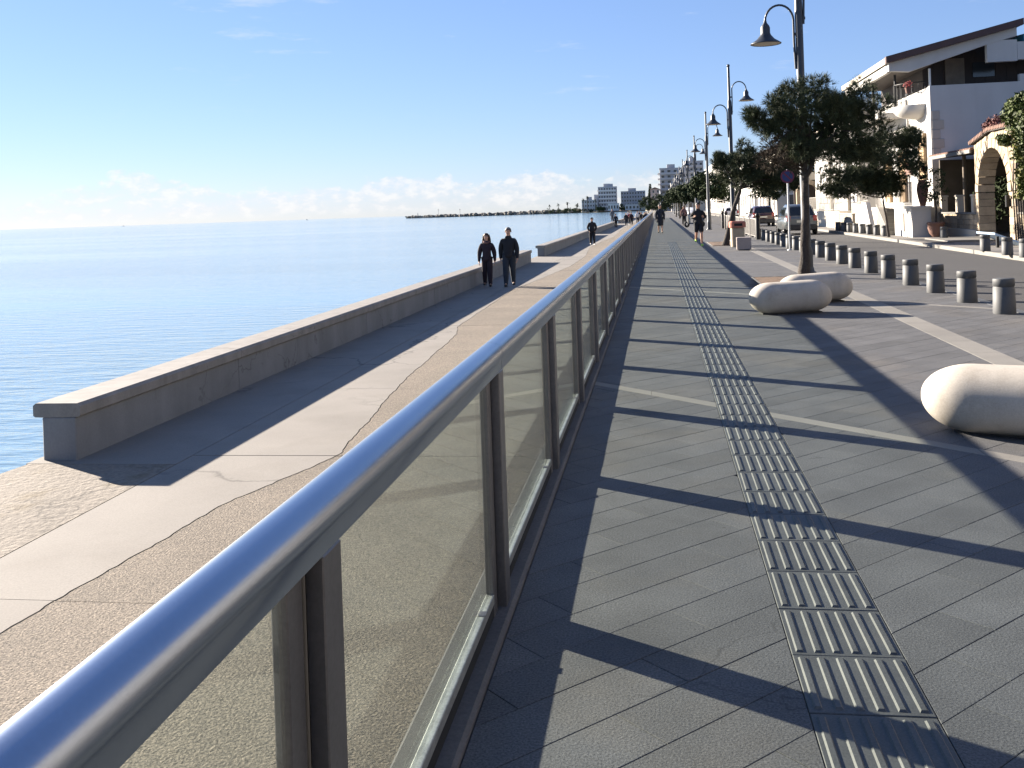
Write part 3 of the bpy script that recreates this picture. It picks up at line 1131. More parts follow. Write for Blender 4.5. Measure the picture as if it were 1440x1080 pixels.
t, off = rubble_wall('garden_wall', 'low pale rubble wall beyond the white stair flank', 10.0, 10.4, 53.2, 58.5, -.05, .95, .42, .24, 'mortar', 'cream', 'y', 8)

# courtyard behind the low wall and arch, darkened by added roof and walls
porch = thing('porch', 'shaded courtyard porch under a tiled roof edge between villa and stone arch', 'porch')
street_side(porch, GX, GY)
po_ = lambda mb, name, m, **k: put(name, mb.mesh(name, M[m]), porch, **k)
po_(MB().box(-.6, 11, 8, 8.3, -.02, 4.0), 'back_wall', 'stone_dark')  # dark stone chosen as shade, set back so direct sun misses it
po_(MB().box(-.75, -.62, .3, 8, -.02, 3.3), 'dark_screen', 'stone_dark')  # added dark screen before the pale villa wall, colour standing for shade
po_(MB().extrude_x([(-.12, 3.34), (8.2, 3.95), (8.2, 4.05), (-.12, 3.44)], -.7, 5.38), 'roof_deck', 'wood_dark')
po_(MB().box(5.384, 11, .62, 8.2, 3.56, 3.7), 'shading_deck', 'wood_dark')  # roof added to keep sunlight off the courtyard
po_(MB().box(-.7, 5.36, -.2, -.125, 3.32, 3.46), 'eaves_board', 'pale_stone')
for i in range(40):
    x = -.62 + i * .152
    po_(MB().tube([(x, -.17, 3.47), (x, 1.2, 3.57)], .07, 7), 'roof_tile', 'roof_tile')
for x in (.9, 3.4):
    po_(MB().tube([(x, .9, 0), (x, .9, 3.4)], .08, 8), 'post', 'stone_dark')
cl = ell_clumps(random.Random(5), (1.6, 2.0, 1.5), (1.9, .7, 1.0), 22, .3, .5)
po_(leaf_crown(cl, random.Random(6), 40, .09), 'shrubbery', 'leaf')

# stone gateway with a round arch and a tiled top
arch = thing('stone_gateway', 'honey stone gateway with wide round arch and small tiled roof', 'gateway')
street_side(arch, GX, GY)
al = lambda mb, name, m, **k: put(name, mb.mesh(name, M[m]), arch, **k)
AX, AZ, AR = 7.4, 1.75, 1.66
rd = random.Random(4)
z = .0
while z < AZ - .02:
    h = min(rd.uniform(.24, .36), AZ - z)
    for xa, xb in ((5.40, AX - AR), (AX + AR, 9.9)):
        al(MB().cbox(xa + rd.uniform(0, .02), xb - .004, -.02 - rd.uniform(0, .03), .58, z + .006, z + h - .006, .015), 'stone', 'stone_wall')
    z += h
for v in lathe_arch(AX, AZ, AR, AR + .34, 17):
    e = rd.uniform(0, .03)
    al(MB().extrude_y(v, -.03 - e, .58), 'voussoir', 'stone_wall')
r1 = AR + .344
edge = lambda x: 3.62 + .36 * min(1, (x - 5.4) / 2.0)
nn = 24
for i in range(nn):
    xa, xb = 5.4 + 4.5 * i / nn, 5.4 + 4.5 * (i + 1) / nn
    za = AZ + math.sqrt(max(0, r1 * r1 - (xa - AX) ** 2))
    zb = AZ + math.sqrt(max(0, r1 * r1 - (xb - AX) ** 2))
    if edge(xa) - za > .03 and edge(xb) - zb > .03:
        zz = min(za, zb)
        zt, zt2 = edge(xa), edge(xb)
        k = max(1, round((zt - zz) / .3))
        for q_ in range(k):
            f0, f1 = q_ / k, (q_ + 1) / k
            al(MB().extrude_y([(xa + .004, za + (zt - za) * f0 + .004), (xb - .004, zb + (zt2 - zb) * f0 + .004), (xb - .004, zb + (zt2 - zb) * f1 - .004),
                               (xa + .004, za + (zt - za) * f1 - .004)], -.02 - rd.uniform(0, .03), .5), 'stone', 'stone_wall')
al(MB().extrude_y([(5.2, 3.63), (7.4, 4.0), (9.9, 4.0), (9.9, 4.08), (7.4, 4.08), (5.2, 3.71)], -.15, .7), 'roof_deck', 'wood_dark')
for i in range(27):
    x = 5.25 + i * .17
    zz = edge(max(x, 5.4)) + .12 - max(0, 5.4 - x) * .18
    al(MB().tube([(x, -.18, zz), (x, .72, zz + .05)], .078, 7), 'roof_tile', 'roof_tile')
al(MB().cbox(9.2, 9.32, -.2, -.06, 1.2, 1.62, .02), 'gate_lantern', 'iron')

# street houses farther along
hs = thing('white_house', 'white town house with tall grey shutters beyond the villa', 'house', (11.7, 60, 0))
hl = lambda mb, name, m, **k: put(name, mb.mesh(name, M[m]), hs, loc=(-11.7, -60, 0), **k)
hl(MB().box(11.7, 18, 60, 76, -.05, 6.6), 'wall', 'white')
hl(MB().box(11.55, 18.1, 59.9, 76.1, 6.602, 6.85), 'cornice', 'cream')
hl(MB().box(10.6, 11.69, 60.4, 76, -.05, 1.0), 'plinth', 'cream')
hl(MB().box(11.5, 11.695, 62.6, 62.9, 1.0, 6.5), 'pilaster', 'beige')
hl(MB().box(11.5, 11.695, 68.6, 68.9, 1.0, 6.5), 'pilaster', 'beige')
for k in range(6):
    y = 60.6 + k * 2.6
    o = put('window', MB().box(11.62, 11.72, y - .08, y - .002, 1.5, 4.0).box(11.62, 11.72, y + 1.102, y + 1.18, 1.5, 4.0).box(11.62, 11.72, y - .08, y + 1.18, 4.002, 4.1)
            .mesh('window', M['frame_white']), hs, loc=(-11.7, -60, 0))
    for a in (0, .56):
        MB().box(11.65, 11.71, y + a, y + a + .54, 1.5, 4.0).build('shutter', M['greyblock'], o)
o = railing_bars(None, 'railing', (10.65, 60.5, 1.0), (10.65, 75, 1.0), .9, 'grey_rail', .2)
o.parent = hs
o.location = (-11.7, -60, 0)


def house(label, x0, x1, y0, y1, h, m, floors, roof=None, group='houses along the street', name='house', wy=3.4):
    t = thing(name, label, 'house', (x0, y0, 0), 0, group)
    off = (-x0, -y0, 0)
    put('wall', MB().box(x0, x1, y0, y1, -.05, h).mesh('wall', M[m]), t, loc=off)
    if roof:
        zc, xm = h + .02, (x0 + x1) / 2
        put('roof', MB().extrude_y([(x0 - .3, zc), (x1 + .3, zc), (xm, zc + (x1 - x0) * .22)], y0 - .3, y1 + .3).mesh('roof', M[roof]), t, loc=off)
    else:
        put('parapet', MB().box(x0 - .08, x1 + .08, y0 - .08, y1 + .08, h + .002, h + .4).mesh('parapet', M[m]), t, loc=off)
    fh = h / floors
    hold = put('storey_band', MB().box(x0 - .05, x1 + .02, y0 - .05, y1 + .02, fh - .1, fh).mesh('storey_band', M['frame_white']), t, loc=off)
    for f in range(floors):
        y = y0 + 1.2
        while y + 1.2 < y1:
            z0 = f * fh + .9
            win_w(hold, x0, y, y + 1.1, z0, z0 + fh * .5, 'window_grey', 'frame_white')
            y += wy
        x = x0 + 1.1
        while x + 1.2 < x1:
            win_s(hold, y0, x, x + 1.0, f * fh + .9, f * fh + .9 + fh * .5)
            x += 2.6
    for c in [c for c in hold.children if c.name.startswith('window')]:
        c.parent = t
        c.location = off
    return t


kiosk = thing('arched_pavilion', 'small yellow pavilion with an arched opening behind the parked cars', 'pavilion', (10.6, 78, 0))
kl = lambda mb, name, m: put(name, mb.mesh(name, M[m]), kiosk, loc=(-10.6, -78, 0))
for x in (10.6, 12.1):
    kl(MB().box(x, x + .35, 78, 78.5, 0, 2.6), 'pier', 'stone_wall')
for v in lathe_arch(11.53, 2.4, .58, .9, 9):
    kl(MB().extrude_y(v, 77.95, 78.5), 'voussoir', 'stone_wall')
kl(MB().box(10.6, 12.45, 78.02, 78.48, 3.31, 3.9), 'top_wall', 'cream')
kl(MB().box(10.6, 12.45, 79.5, 79.7, 0, 3.5), 'back_wall', 'wood_dark')
kl(MB().box(9.9, 10.59, 77.9, 78.6, 0, 1.4), 'low_wall', 'terracotta')
house('pale house with grey shaded end wall beyond the second tree', 11.9, 17, 102, 122, 6.2, 'cream', 2)
house('two storey white house behind the round dark tree', 12, 18, 126, 148, 7.5, 'white', 2, 'roof_tile')
house('low white house between the street trees far along the road', 12, 19, 152, 182, 5.6, 'white', 1)
house('three storey beige house far along the street', 12.4, 20, 186, 215, 9.5, 'beige', 3)
house('white three storey house farthest along the street', 12.6, 22, 220, 262, 10.5, 'white', 3)
house('unseen drab two storey house added for reflections at the near end of the street', 12.2, 20, 2, 27, 7.0, 'drab', 2)  # out of view; added so handrail and paving reflect a street
house('unseen drab three storey house added for reflections at the near end of the street', 12.4, 21, -34, -2, 10.0, 'drab', 3)  # added beyond the frame to darken reflections and block sky
house('two storey cream house at the far bend of the street', 9.5, 20, 335, 352, 8.0, 'cream', 2)
house('small pink house left of the apartment tower', -3.5, 1.6, 590, 604, 12.5, 'pinkish', 4, 'roof_tile')


def tower(label, x0, x1, y0, d, h, floors, m, band, name='apartment_block', step=0, z0=-.7, nwin=5, balc=True, group=None):
    t = thing(name, label, 'apartment block' if name == 'apartment_block' else 'hotel', (x0, y0, z0), 0, group)
    w = x1 - x0
    fh = (h - z0) / floors
    put('wall', MB().box(0, w, 0, d, 0, h - z0).mesh('wall', M[m]), t)
    put('roof', MB().box(-.2, w + .2, -.2, d, h - z0 + .02, h - z0 + .6).box(w * .3, w * .62, d * .2, d * .6, h - z0 + .62, h - z0 + fh * .9).mesh('roof', M[m]), t)
    for f in range(floors):
        for i in range(nwin):
            x = w * (i + .25) / nwin
            ww = w / nwin * .5
            o = put('window', MB().box(x - .1, x + ww + .1, -.08, .02, f * fh + fh * .25, f * fh + fh * .82).mesh('window', M['frame_white']), t)
            put('pane', MB().box(x, x + ww, -.12, -.082, f * fh + fh * .3, f * fh + fh * .78).mesh('pane', M['window_grey']), o)
        if balc and f:
            put('balcony', MB().box(w * .03, w * .97, -1.3, -.13, f * fh - .12, f * fh + .06).box(w * .03, w * .97, -1.3, -1.22, f * fh + .062, f * fh + fh * .32)
                .mesh('balcony', M[band]), t)
            put('side_balcony', MB().box(-1.2, -.05, d * .1, d * .8, f * fh - .12, f * fh + fh * .3).mesh('side_balcony', M[band]), t)
    return t


tower('tall grey apartment block rising behind the row of lamps', 2.2, 17, 600, 16, 24.5, 8, 'concrete_far', 'greyblock', nwin=4)
tower('taller apartment block half hidden behind the street trees', 18, 30, 640, 16, 30, 9, 'concrete_far', 'greyblock', nwin=4)
tower('white apartment block front right of the grey tower', 7.5, 13.5, 520, 12, 13.5, 4, 'white', 'frame_white', nwin=3)
hot = tower('banded white and grey hotel on the far headland', -76, -52, 1300, 26, 30.5, 6, 'concrete_far', 'frame_white', 'seaside_hotel', nwin=7)
put('terrace_wing', MB().box(-5.5, -.3, 2, 20, 0, 22).mesh('terrace_wing', M['greyblock']), hot)
put('roof_house', MB().box(8, 19, 4, 18, 31.9, 35.5).mesh('roof_house', M['concrete_far']), hot)
blk = tower('long grey hotel block on the far headland beside the conifer', -47, -15, 1320, 22, 24, 5, 'concrete_far', 'concrete_far', 'seaside_hotel', nwin=9, balc=False)
tower('low grey building under palms on the far headland', -97, -76.5, 1290, 18, 14, 3, 'concrete_far', 'concrete_far', 'seaside_hotel', nwin=6, balc=False)
for i, (x, w, h, c) in enumerate(((-62, 14, 9, 'greyblock'), (-40, 18, 7, 'white'), (-20, 9, 9, 'cream'))):
    t = thing('beach_house', ('pale beach building before the banded hotel', 'long white beach building before the grey hotel block',
                              'cream beach building near the conifer on the headland')[i], 'building', (x, 1262, -.7))
    put('wall', MB().box(0, w, 0, 10, 0, h).mesh('wall', M[c]), t)
    put('roof', MB().box(-.5, w + .5, -.5, 10.5, h + .01, h + .6).mesh('roof', M['concrete_far']), t)
    for k in range(4):
        put('window', MB().box(w * (k + .2) / 4, w * (k + .75) / 4, -.15, -.01, h * .3, h * .75).mesh('window', M['window_grey']), t)

# breakwater of rough rocks running out to sea
rk = MB()
rd = random.Random(11)
A, B = Vector((-384, 1500)), Vector((-92, 1325))
for i in range(520):
    f = rd.random()
    p = A.lerp(B, f) + Vector((rd.uniform(-3, 3), rd.uniform(-6, 6)))
    s = rd.uniform(1.2, 3.2)
    h = rd.uniform(.4, 3.4) * (.75 + .5 * f)
    rk.ball((p.x, p.y, -2.2 + h), (s * rd.uniform(.8, 1.6), s, s * rd.uniform(.5, .9)), 6)
mole = thing('breakwater', 'long dark rock breakwater reaching out from the headland', 'breakwater', (-238, 1412, -2))
put('rocks', rk.mesh('rocks', M['rock']), mole, loc=(238, -1412, 2), kind='stuff')
put('causeway', MB().prism([(A.x - 2, A.y - 4), (B.x, B.y - 4), (B.x, B.y + 4), (A.x + 2, A.y + 4)], -2.6, 1.0).mesh('causeway', M['rock']), mole, loc=(238, -1412, 2))
bc = thing('harbour_light', 'slim harbour light at the sea end of the breakwater', 'harbour light', (-366, 1490, 1.0))
put('tower', MB().lathe([(.8, 0), (.55, 3.5), (.55, 3.6), (.9, 3.62), (.9, 3.9), (.4, 3.92), (.35, 4.8), (.05, 5.2)], 10).mesh('tower', M['white']), bc)
for i, (x, y, h) in enumerate(((-328, 1466, 10), (-290, 1443, 9))):
    b = thing('mast', ('tall thin mast on the outer breakwater', 'shorter thin mast halfway along the breakwater')[i], 'mast', (x, y, .9))
    put('pole', MB().tube([(0, 0, 0), (0, 0, h)], .18, 6).mesh('pole', M['iron']), b)
    put('crossarm', MB().box(-.9, .9, -.1, .1, h * .8, h * .84).mesh('crossarm', M['iron']), b)
for i, (x, y, s) in enumerate(((-2980, 5200, .8), (-1900, 5200, .9))):
    b = thing('ship', ('tiny dark ship on the left horizon', 'tiny dark ship on the horizon nearer the breakwater')[i], 'ship', (x, y, -2.2), R(8))
    put('hull', MB().extrude_y([(-7 * s, 1 * s), (-5.5 * s, 0), (6 * s, 0), (8 * s, 1.6 * s), (6 * s, 2.2 * s), (-7 * s, 2 * s)], -2 * s, 2 * s).mesh('hull', M['concrete_far']), b)
    put('bridge', MB().box(-4 * s, -1 * s, -1.5 * s, 1.5 * s, 2.2 * s, 5.4 * s).mesh('bridge', M['concrete_far']), b)


# ------------------------------------------------------------------ cast stone benches
def bench(label, x, y, rz, L, w=.50, h=.46):
    t = thing('pebble_bench', label, 'bench', (x, y, 0), rz, 'rounded cream benches on the promenade')
    mb = MB()
    ns, nr = 40, 28
    rows = []
    for i in range(ns + 1):
        s = -1 + 2 * i / ns
        s = math.sin(s * PI / 2)
        xx = s * L / 2
        cap = max(0.0, abs(xx) - (L / 2 - w * .62)) / (w * .62)
        k = math.sqrt(max(0.0, 1 - cap * cap))
        k = max(k, .02)
        row = []
        for j in range(nr):
            a = 2 * PI * j / nr
            cy, cz = math.cos(a), math.sin(a)
            e = .86
            yy = w / 2 * math.copysign(abs(cy) ** e, cy) * k
            zz = h / 2 * math.copysign(abs(cz) ** e, cz) * k * (1 if cz > 0 else .94)
            row.append((xx, yy, h * .488 + zz + .012 * math.sin(s * 2.2) * k))
        rows.append(row)
    vs = [p for r in rows for p in r]
    fs = []
    for i in range(ns):
        for j in range(nr):
            j2 = (j + 1) % nr
            fs.append((i * nr + j, (i + 1) * nr + j, (i + 1) * nr + j2, i * nr + j2))
    fs.append(tuple(range(nr)))
    fs.append(tuple(ns * nr + j for j in range(nr - 1, -1, -1)))
    mb.add(vs, fs, True)
    put('body', mb.mesh('body', M['bench']), t)
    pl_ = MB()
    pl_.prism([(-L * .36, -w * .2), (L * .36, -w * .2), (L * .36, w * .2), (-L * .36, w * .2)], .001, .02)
    put('plinth', pl_.mesh('plinth', M['joint']), t)  # dark slab whose colour stands for the shadow gap at the base
    return t


bench('cream rounded stone bench in front of its twin by the forked pine', 1.87, 14.80, R(9), 1.20, .50, .47)
bench('cream rounded stone bench half hidden behind its twin under the pine', 2.46, 16.35, R(12), 1.20, .50, .47)
bench('large near cream stone bench cut off by the right edge', 2.52, 6.93, R(-27), 1.62, .54, .47)

# ------------------------------------------------------------------ bollards
bb = MB().lathe([(.142, 0), (.146, .02), (.138, .36), (.131, .364), (.131, .378), (.138, .382), (.138, .466), (.133, .477)], 22).mesh('shaft', M['bollard'])
bt = MB().lathe([(.132, .4765), (.128, .480), (.0, .481)], 22).mesh('cap', M['bollard'])


def bollard(x, y, label, group):
    t = thing('bollard', label, 'bollard', (x, y, -.003), 0, group)
    put('shaft', bb, t)
    put('cap', bt, t)


yb = [12.6, 14.25, 15.88, 17.6, 19.25, 21.05, 22.7, 24.5, 26.15, 27.85, 29.5]
yb += [29.5 + 1.66 * k for k in range(1, 23)]
for i, y in enumerate(yb):
    bollard(4.62, y, 'grey stone bollard on the near kerb, %s from the near end of its row' % ORD[i], 'bollards along the near kerb')
for i, (x, y) in enumerate(((9.3, 27.0), (9.3, 28.3), (9.45, 30.6))):
    bollard(x, y, ('grey bollard on the far pavement nearest the right edge', 'middle one of three grey bollards facing the stone arch',
                   'grey bollard on the far pavement left in front of the arch wall')[i], 'bollards on the far pavement')
bollard(10.95, 42.1 - 1.8, 'single grey bollard beside the big terracotta pot', 'bollards on the far pavement')
for i in range(8):
    bollard(9.85 - .02 * i, 45.3 + 1.5 * i, 'dark bollard before the white stair, %s from the leaning young tree' % ORD[i], 'bollards before the white stair')


# ------------------------------------------------------------------ street lamps
def lamp_meshes():
    pole = MB().lathe([(.135, -.01), (.135, .5), (.115, .58), (.100, .62), (.098, 2.6), (.088, 2.66), (.085, 6.2), (.06, 6.3), (.055, 7.72), (.05, 7.74)], 16)
    basem = MB().lathe([(.2, -.005), (.2, .03), (.16, .05), (.15, .12), (.136, .14)], 16)
    fin = MB().ball((0, 0, 7.80), .075, 12)

    def arm(sx, z, reach):
        a = MB()
        r = reach / 2
        pts = [(sx * .10, 0, z - 1.1), (sx * .12, 0, z - .5), (sx * .12, 0, z)]
        for i in range(1, 15):
            t = PI * i / 14
            pts.append((sx * (.12 + r - r * math.cos(t)), 0, z + r * 1.15 * math.sin(t)))
        a.tube(pts, .026, 8)
        a.box(sx * .05 - .02, sx * .12 + .02, -.025, .025, z - 1.0, z - .94).box(sx * .05 - .02, sx * .12 + .02, -.025, .025, z - .35, z - .29)
        hx = sx * (.12 + 2 * r)
        hd = MB().lathe([(.335, z - .50), (.30, z - .465), (.20, z - .40), (.125, z - .31), (.105, z - .26), (.105, z - .14), (.085, z - .09), (.04, z - .03), (.03, z + .02)], 22, hx)
        inn = MB().lathe([(.32, z - .503), (.11, z - .42), (.0, z - .40)], 22, hx)
        rim = MB()
        rim.tube([(hx + .335 * math.cos(2 * PI * i / 24), .335 * math.sin(2 * PI * i / 24), z - .50) for i in range(25)], .012, 6, cap=False)
        return a, hd, inn, rim
    return pole, basem, fin, arm(-1, 5.72, .62), arm(1, 6.72, .62)


po, ba, fi, aL, aR = lamp_meshes()
LM = {k: v.mesh(k, M[m]) for k, v, m in (('pole', po, 'lamp_metal'), ('base', ba, 'lamp_metal'), ('finial', fi, 'lamp_metal'))}
LA = [[x.mesh(nm, M[m]) for x, nm, m in zip(side, ('arm', 'shade', 'reflector', 'rim'), ('lamp_metal', 'lamp_metal', 'lamp_inner', 'lamp_metal'))] for side in (aL, aR)]
for i in range(10):
    t = thing('street_lamp', 'grey street lamp with two curved arms, %s of the row from the near end' % ORD[i], 'street lamp', (3.30 + .045 * i, 23 + 22 * i, 0), 0,
              'street lamps along the promenade')
    put('base', LM['base'], t)
    put('pole', LM['pole'], t)
    put('finial', LM['finial'], t)
    for am, sm, im, rm in LA:
        a = put('arm', am, t)
        s_ = put('shade', sm, t)
        put('reflector', im, s_)
        put('rim', rm, s_)


# ------------------------------------------------------------------ trees
def tree(name, label, cat, base, trunk, r0, clumps, crown_mb, crown_mat, rd, group=None, limb_n=14, limb_r=.028, fork=None, extra=None):
    t = thing(name, label, cat, base, 0, group)
    off = tuple(-c for c in base)
    pts = [Vector(p) for p in trunk]
    n = len(pts)
    rads = [r0 * (1 - .55 * i / (n - 1)) for i in range(n)]
    rads[0] *= 1.25
    # finer, slightly crooked trunk
    fp, fr = [], []
    for i in range(n - 1):
        for k in range(4):
            f = k / 4
            fp.append(pts[i].lerp(pts[i + 1], f) + Vector((rd.uniform(-1, 1), rd.uniform(-1, 1), 0)) * r0 * .12)
            fr.append((rads[i] * (1 - f) + rads[i + 1] * f) * rd.uniform(.92, 1.08))
    fp.append(pts[-1])
    fr.append(rads[-1])
    put('trunk', MB().tube(fp, fr, 10).mesh('trunk', M['bark']), t, loc=off)
    tops = fp[-1]
    sel = clumps if len(clumps) <= limb_n else rd.sample(clumps, limb_n)
    for c, r in sel:
        s = fp[rd.randrange(int(len(fp) * .72), len(fp))] if fork is None else Vector(fork[rd.randrange(len(fork))])
        m1_ = s.lerp(c, .35) + Vector((rd.uniform(-.1, .1), rd.uniform(-.1, .1), rd.uniform(-.12, .05)))
        m2_ = s.lerp(c, .7) + Vector((rd.uniform(-.1, .1), rd.uniform(-.1, .1), rd.uniform(-.05, .12)))
        put('limb', MB().tube([s, m1_, m2_, c], [limb_r, limb_r * .8, limb_r * .55, limb_r * .3], 6).mesh('limb', M['bark']), t, loc=off)
    put('crown', crown_mb.mesh('crown', M[crown_mat]), t, loc=off)
    if extra:
        put('dry_twigs', extra.mesh('dry_twigs', M['dry_needles']), t, loc=off)
    return t


rd = random.Random(21)
# first pine: forked trunk, crown swept to the right, bare brownish twigs low on the left
cl = ell_clumps(rd, (3.45, 21.8, 3.50), (1.1, 1.1, .58), 32, .2, .36)
cl += ell_clumps(rd, (2.62, 21.7, 3.50), (.52, .7, .42), 11, .17, .3)
cl += ell_clumps(rd, (4.20, 21.8, 3.10), (.78, .9, .55), 20, .2, .36)
cl += [(Vector((2.02, 21.5, 3.50)), .16), (Vector((2.10, 21.5, 3.40)), .14), (Vector((2.3, 21.4, 3.2)), .18), (Vector((2.95, 21.6, 3.98)), .25), (Vector((3.5, 21.7, 4.05)), .27),
       (Vector((4.7, 21.6, 3.62)), .26), (Vector((4.35, 21.6, 3.95)), .28)]
low = ell_clumps(rd, (3.4, 21.7, 2.75), (1.0, .8, .22), 12, .2, .32)
cl += low
dry = needle_crown(ell_clumps(rd, (2.75, 21.7, 2.72), (.55, .6, .42), 14, .16, .3), rd, 42, .14, .006, 6, .0)
tw = MB()
for i in range(34):
    a = Vector((3.1, 21.7, rd.uniform(2.1, 2.7)))
    b = Vector((rd.uniform(2.05, 3.0), rd.uniform(21.0, 22.3), rd.uniform(2.35, 3.3)))
    tw.tube([a, a.lerp(b, .5) + Vector((0, 0, rd.uniform(-.1, .15))), b], [.014, .010, .005], 5)
dry.add(tw.v, tw.f)
fork = [(3.14, 21.7, 2.72), (3.17, 21.7, 2.85), (3.40, 21.7, 2.85)]
p1 = tree('pine_tree', 'young pine with forked grey trunk and swept dark crown beside the nearest lamp', 'tree', (3.05, 21.7, 0),
          [(3.05, 21.7, -.02), (3.08, 21.7, .7), (3.12, 21.7, 1.5), (3.13, 21.7, 2.2), (3.14, 21.7, 2.75)], .105, cl,
          needle_crown(cl, rd, 58, .14, .0048, 14), 'needles', rd, 'street trees on the promenade', 24, .03, fork, dry)
put('limb', MB().tube([(3.12, 21.68, 2.12), (3.22, 21.66, 2.25), (3.38, 21.64, 2.75), (3.52, 21.62, 3.1)], [.06, .05, .038, .028], 8).mesh('limb', M['bark']), p1, loc=(-3.05, -21.7, 0))
put('limb', MB().tube([(3.13, 21.68, 2.6), (3.4, 21.66, 2.72), (3.8, 21.6, 2.74), (4.2, 21.6, 2.95)], [.045, .04, .03, .02], 8).mesh('limb', M['bark']), p1, loc=(-3.05, -21.7, 0))
# second pine, leaning
cl = ell_clumps(rd, (3.55, 40.2, 3.05), (1.15, 1.2, .72), 30, .25, .45) + ell_clumps(rd, (4.75, 40.3, 2.75), (1.15, 1.2, .72), 30, .25, .45)
cl += ell_clumps(rd, (2.5, 40.0, 3.3), (.3, .4, .25), 5, .14, .25) + [(Vector((3.45, 40, 3.95)), .3)]
tree('pine_tree', 'leaning dark pine whose trunk tilts right, behind the orange topped bin', 'tree', (2.63, 40.0, 0),
     [(2.63, 40, -.02), (2.8, 40, .7), (3.0, 40, 1.45), (3.25, 40, 2.1), (3.38, 40, 2.55)], .12, cl,
     needle_crown(cl, rd, 60, .16, .0075, 14), 'needles', rd, 'street trees on the promenade', 16)
# round clipped trees farther on
for (x, y, h0, cz, rx, rz_, lab, gm) in ((3.62, 71, 1.7, 3.0, 1.75, 1.12, 'round dense dark street tree behind the runner, third from the near end', 'leaf'),
                                        (3.3, 92, 1.7, 3.0, 1.9, 1.1, 'round dark street tree fourth from the near end of the row', 'leaf'),
                                        (3.1, 114, 1.8, 3.1, 2.0, 1.2, 'round dark street tree fifth from the near end of the row', 'leaf'),
                                        (3.0, 136, 1.8, 3.2, 2.1, 1.3, 'round dark street tree sixth from the near end of the row', 'leaf'),
                                        (3.0, 160, 1.9, 3.4, 2.3, 1.4, 'round dark street tree seventh and farthest in the row', 'leaf')):
    cl = ell_clumps(rd, (x + .15, y, cz), (rx * .85, rx * .85, rz_ * .8), 46, .35, .6)
    tree('round_tree', lab, 'tree', (x, y, 0), [(x, y, -.02), (x + .03, y, .9), (x + .06, y, h0), (x + .08, y, h0 + .6)], .11, cl,
         leaf_crown(cl, rd, 90, .12), gm, rd, 'street trees on the promenade', 8, .04)
# young leaning tree across the road
cl = ell_clumps(rd, (9.75, 44.4, 3.25), (1.5, 1.2, 1.25), 46, .3, .5) + ell_clumps(rd, (8.2, 44.4, 2.45), (1.2, 1.0, .6), 30, .28, .45) + ell_clumps(rd, (9.6, 44.4, 2.2), (.9, .8, .35), 14, .25, .4)
cl += ell_clumps(rd, (10.75, 44.2, 4.0), (.6, .6, .55), 10, .22, .36)
tree('young_pine', 'thin leaning tree with dense dark crown in front of the white steps', 'tree', (9.79, 44.3, 0),
     [(9.79, 44.3, -.02), (9.72, 44.3, .7), (9.62, 44.3, 1.5), (9.52, 44.3, 2.2)], .055, cl,
     needle_crown(cl, rd, 64, .17, .0075, 14), 'needles', rd, None, 14)
# dark trees farther along the far pavement
for (x, y, cz, r, lab) in ((11.0, 79.5, 4.3, 2.0, 'dark leafy tree behind the yellow pavilion'), (10.6, 97, 3.2, 1.7, 'dark tree on the far pavement before the pale house'),
                           (10.8, 150, 3.8, 2.2, 'dark tree on the far pavement between two white houses'), (2, 420, 3.5, 4.5, 'big dark tree below the apartment tower'),
                           (9, 380, 3.5, 5, 'wide dark tree right below the apartment blocks'), (-4, 470, 3.5, 4.5, 'low dark tree at the far end of the sea walk')):
    cl = ell_clumps(rd, (x, y, cz), (r, r, r * .75), 40, r * .22, r * .38)
    tree('leafy_tree', lab, 'tree', (x, y, 0), [(x, y, -.8), (x + .05, y, cz * .3), (x, y, cz * .6), (x, y, cz)], .14, cl,
         leaf_crown(cl, rd, 70, .07 * r), 'leaf', rd, None, 6, .05)
# headland: conifer, palms, scrub
cn = thing('conifer', 'tall narrow conifer standing on the far headland', 'tree', (-8, 1290, -.7))
put('trunk', MB().tube([(0, 0, 0), (0, 0, 32)], [.6, .1], 8).mesh('trunk', M['bark']), cn)
cl = []
for k in range(15):
    z = 5 + k * 1.95
    r = 4.3 * (1 - (k / 15.5) ** 1.4) + .5
    for i in range(7):
        a = 2 * PI * i / 7 + k
        cl.append(((r * .62 * math.cos(a), r * .62 * math.sin(a), z), r * .42))
put('crown', leaf_crown(cl, rd, 34, .8).mesh('crown', M['leaf']), cn)


def palm(label, x, y, h, s=1.0, z0=-.7):
    t = thing('palm_tree', label, 'palm', (x, y, z0), rd.uniform(0, 6), 'palms on the far headland')
    put('trunk', MB().tube([(0, 0, 0), (.2 * s, 0, h * .5), (0, 0, h)], [.45 * s, .35 * s, .3 * s], 7).mesh('trunk', M['bark']), t)
    fr = MB()
    for i in range(26):
        a = 2 * PI * i / 26 + rd.uniform(-.1, .1)
        el = rd.uniform(-.7, 1.2)
        L = 2.9 * s
        prev = Vector((0, 0, h))
        dr = Vector((math.cos(a) * math.cos(el), math.sin(a) * math.cos(el), math.sin(el)))
        sd_ = Vector((-math.sin(a), math.cos(a), 0))
        for k in range(4):
            nx = prev + dr * L / 4
            w0, w1 = .5 * s * (1 - k * .2), .5 * s * (1 - (k + 1) * .22)
            fr.add([prev - sd_ * w0, prev + sd_ * w0, nx + sd_ * w1, nx - sd_ * w1], [(0, 1, 2, 3)])
            prev = nx
            dr = (dr - Vector((0, 0, .35))).normalized()
    put('fronds', fr.mesh('fronds', M['palm']), t)


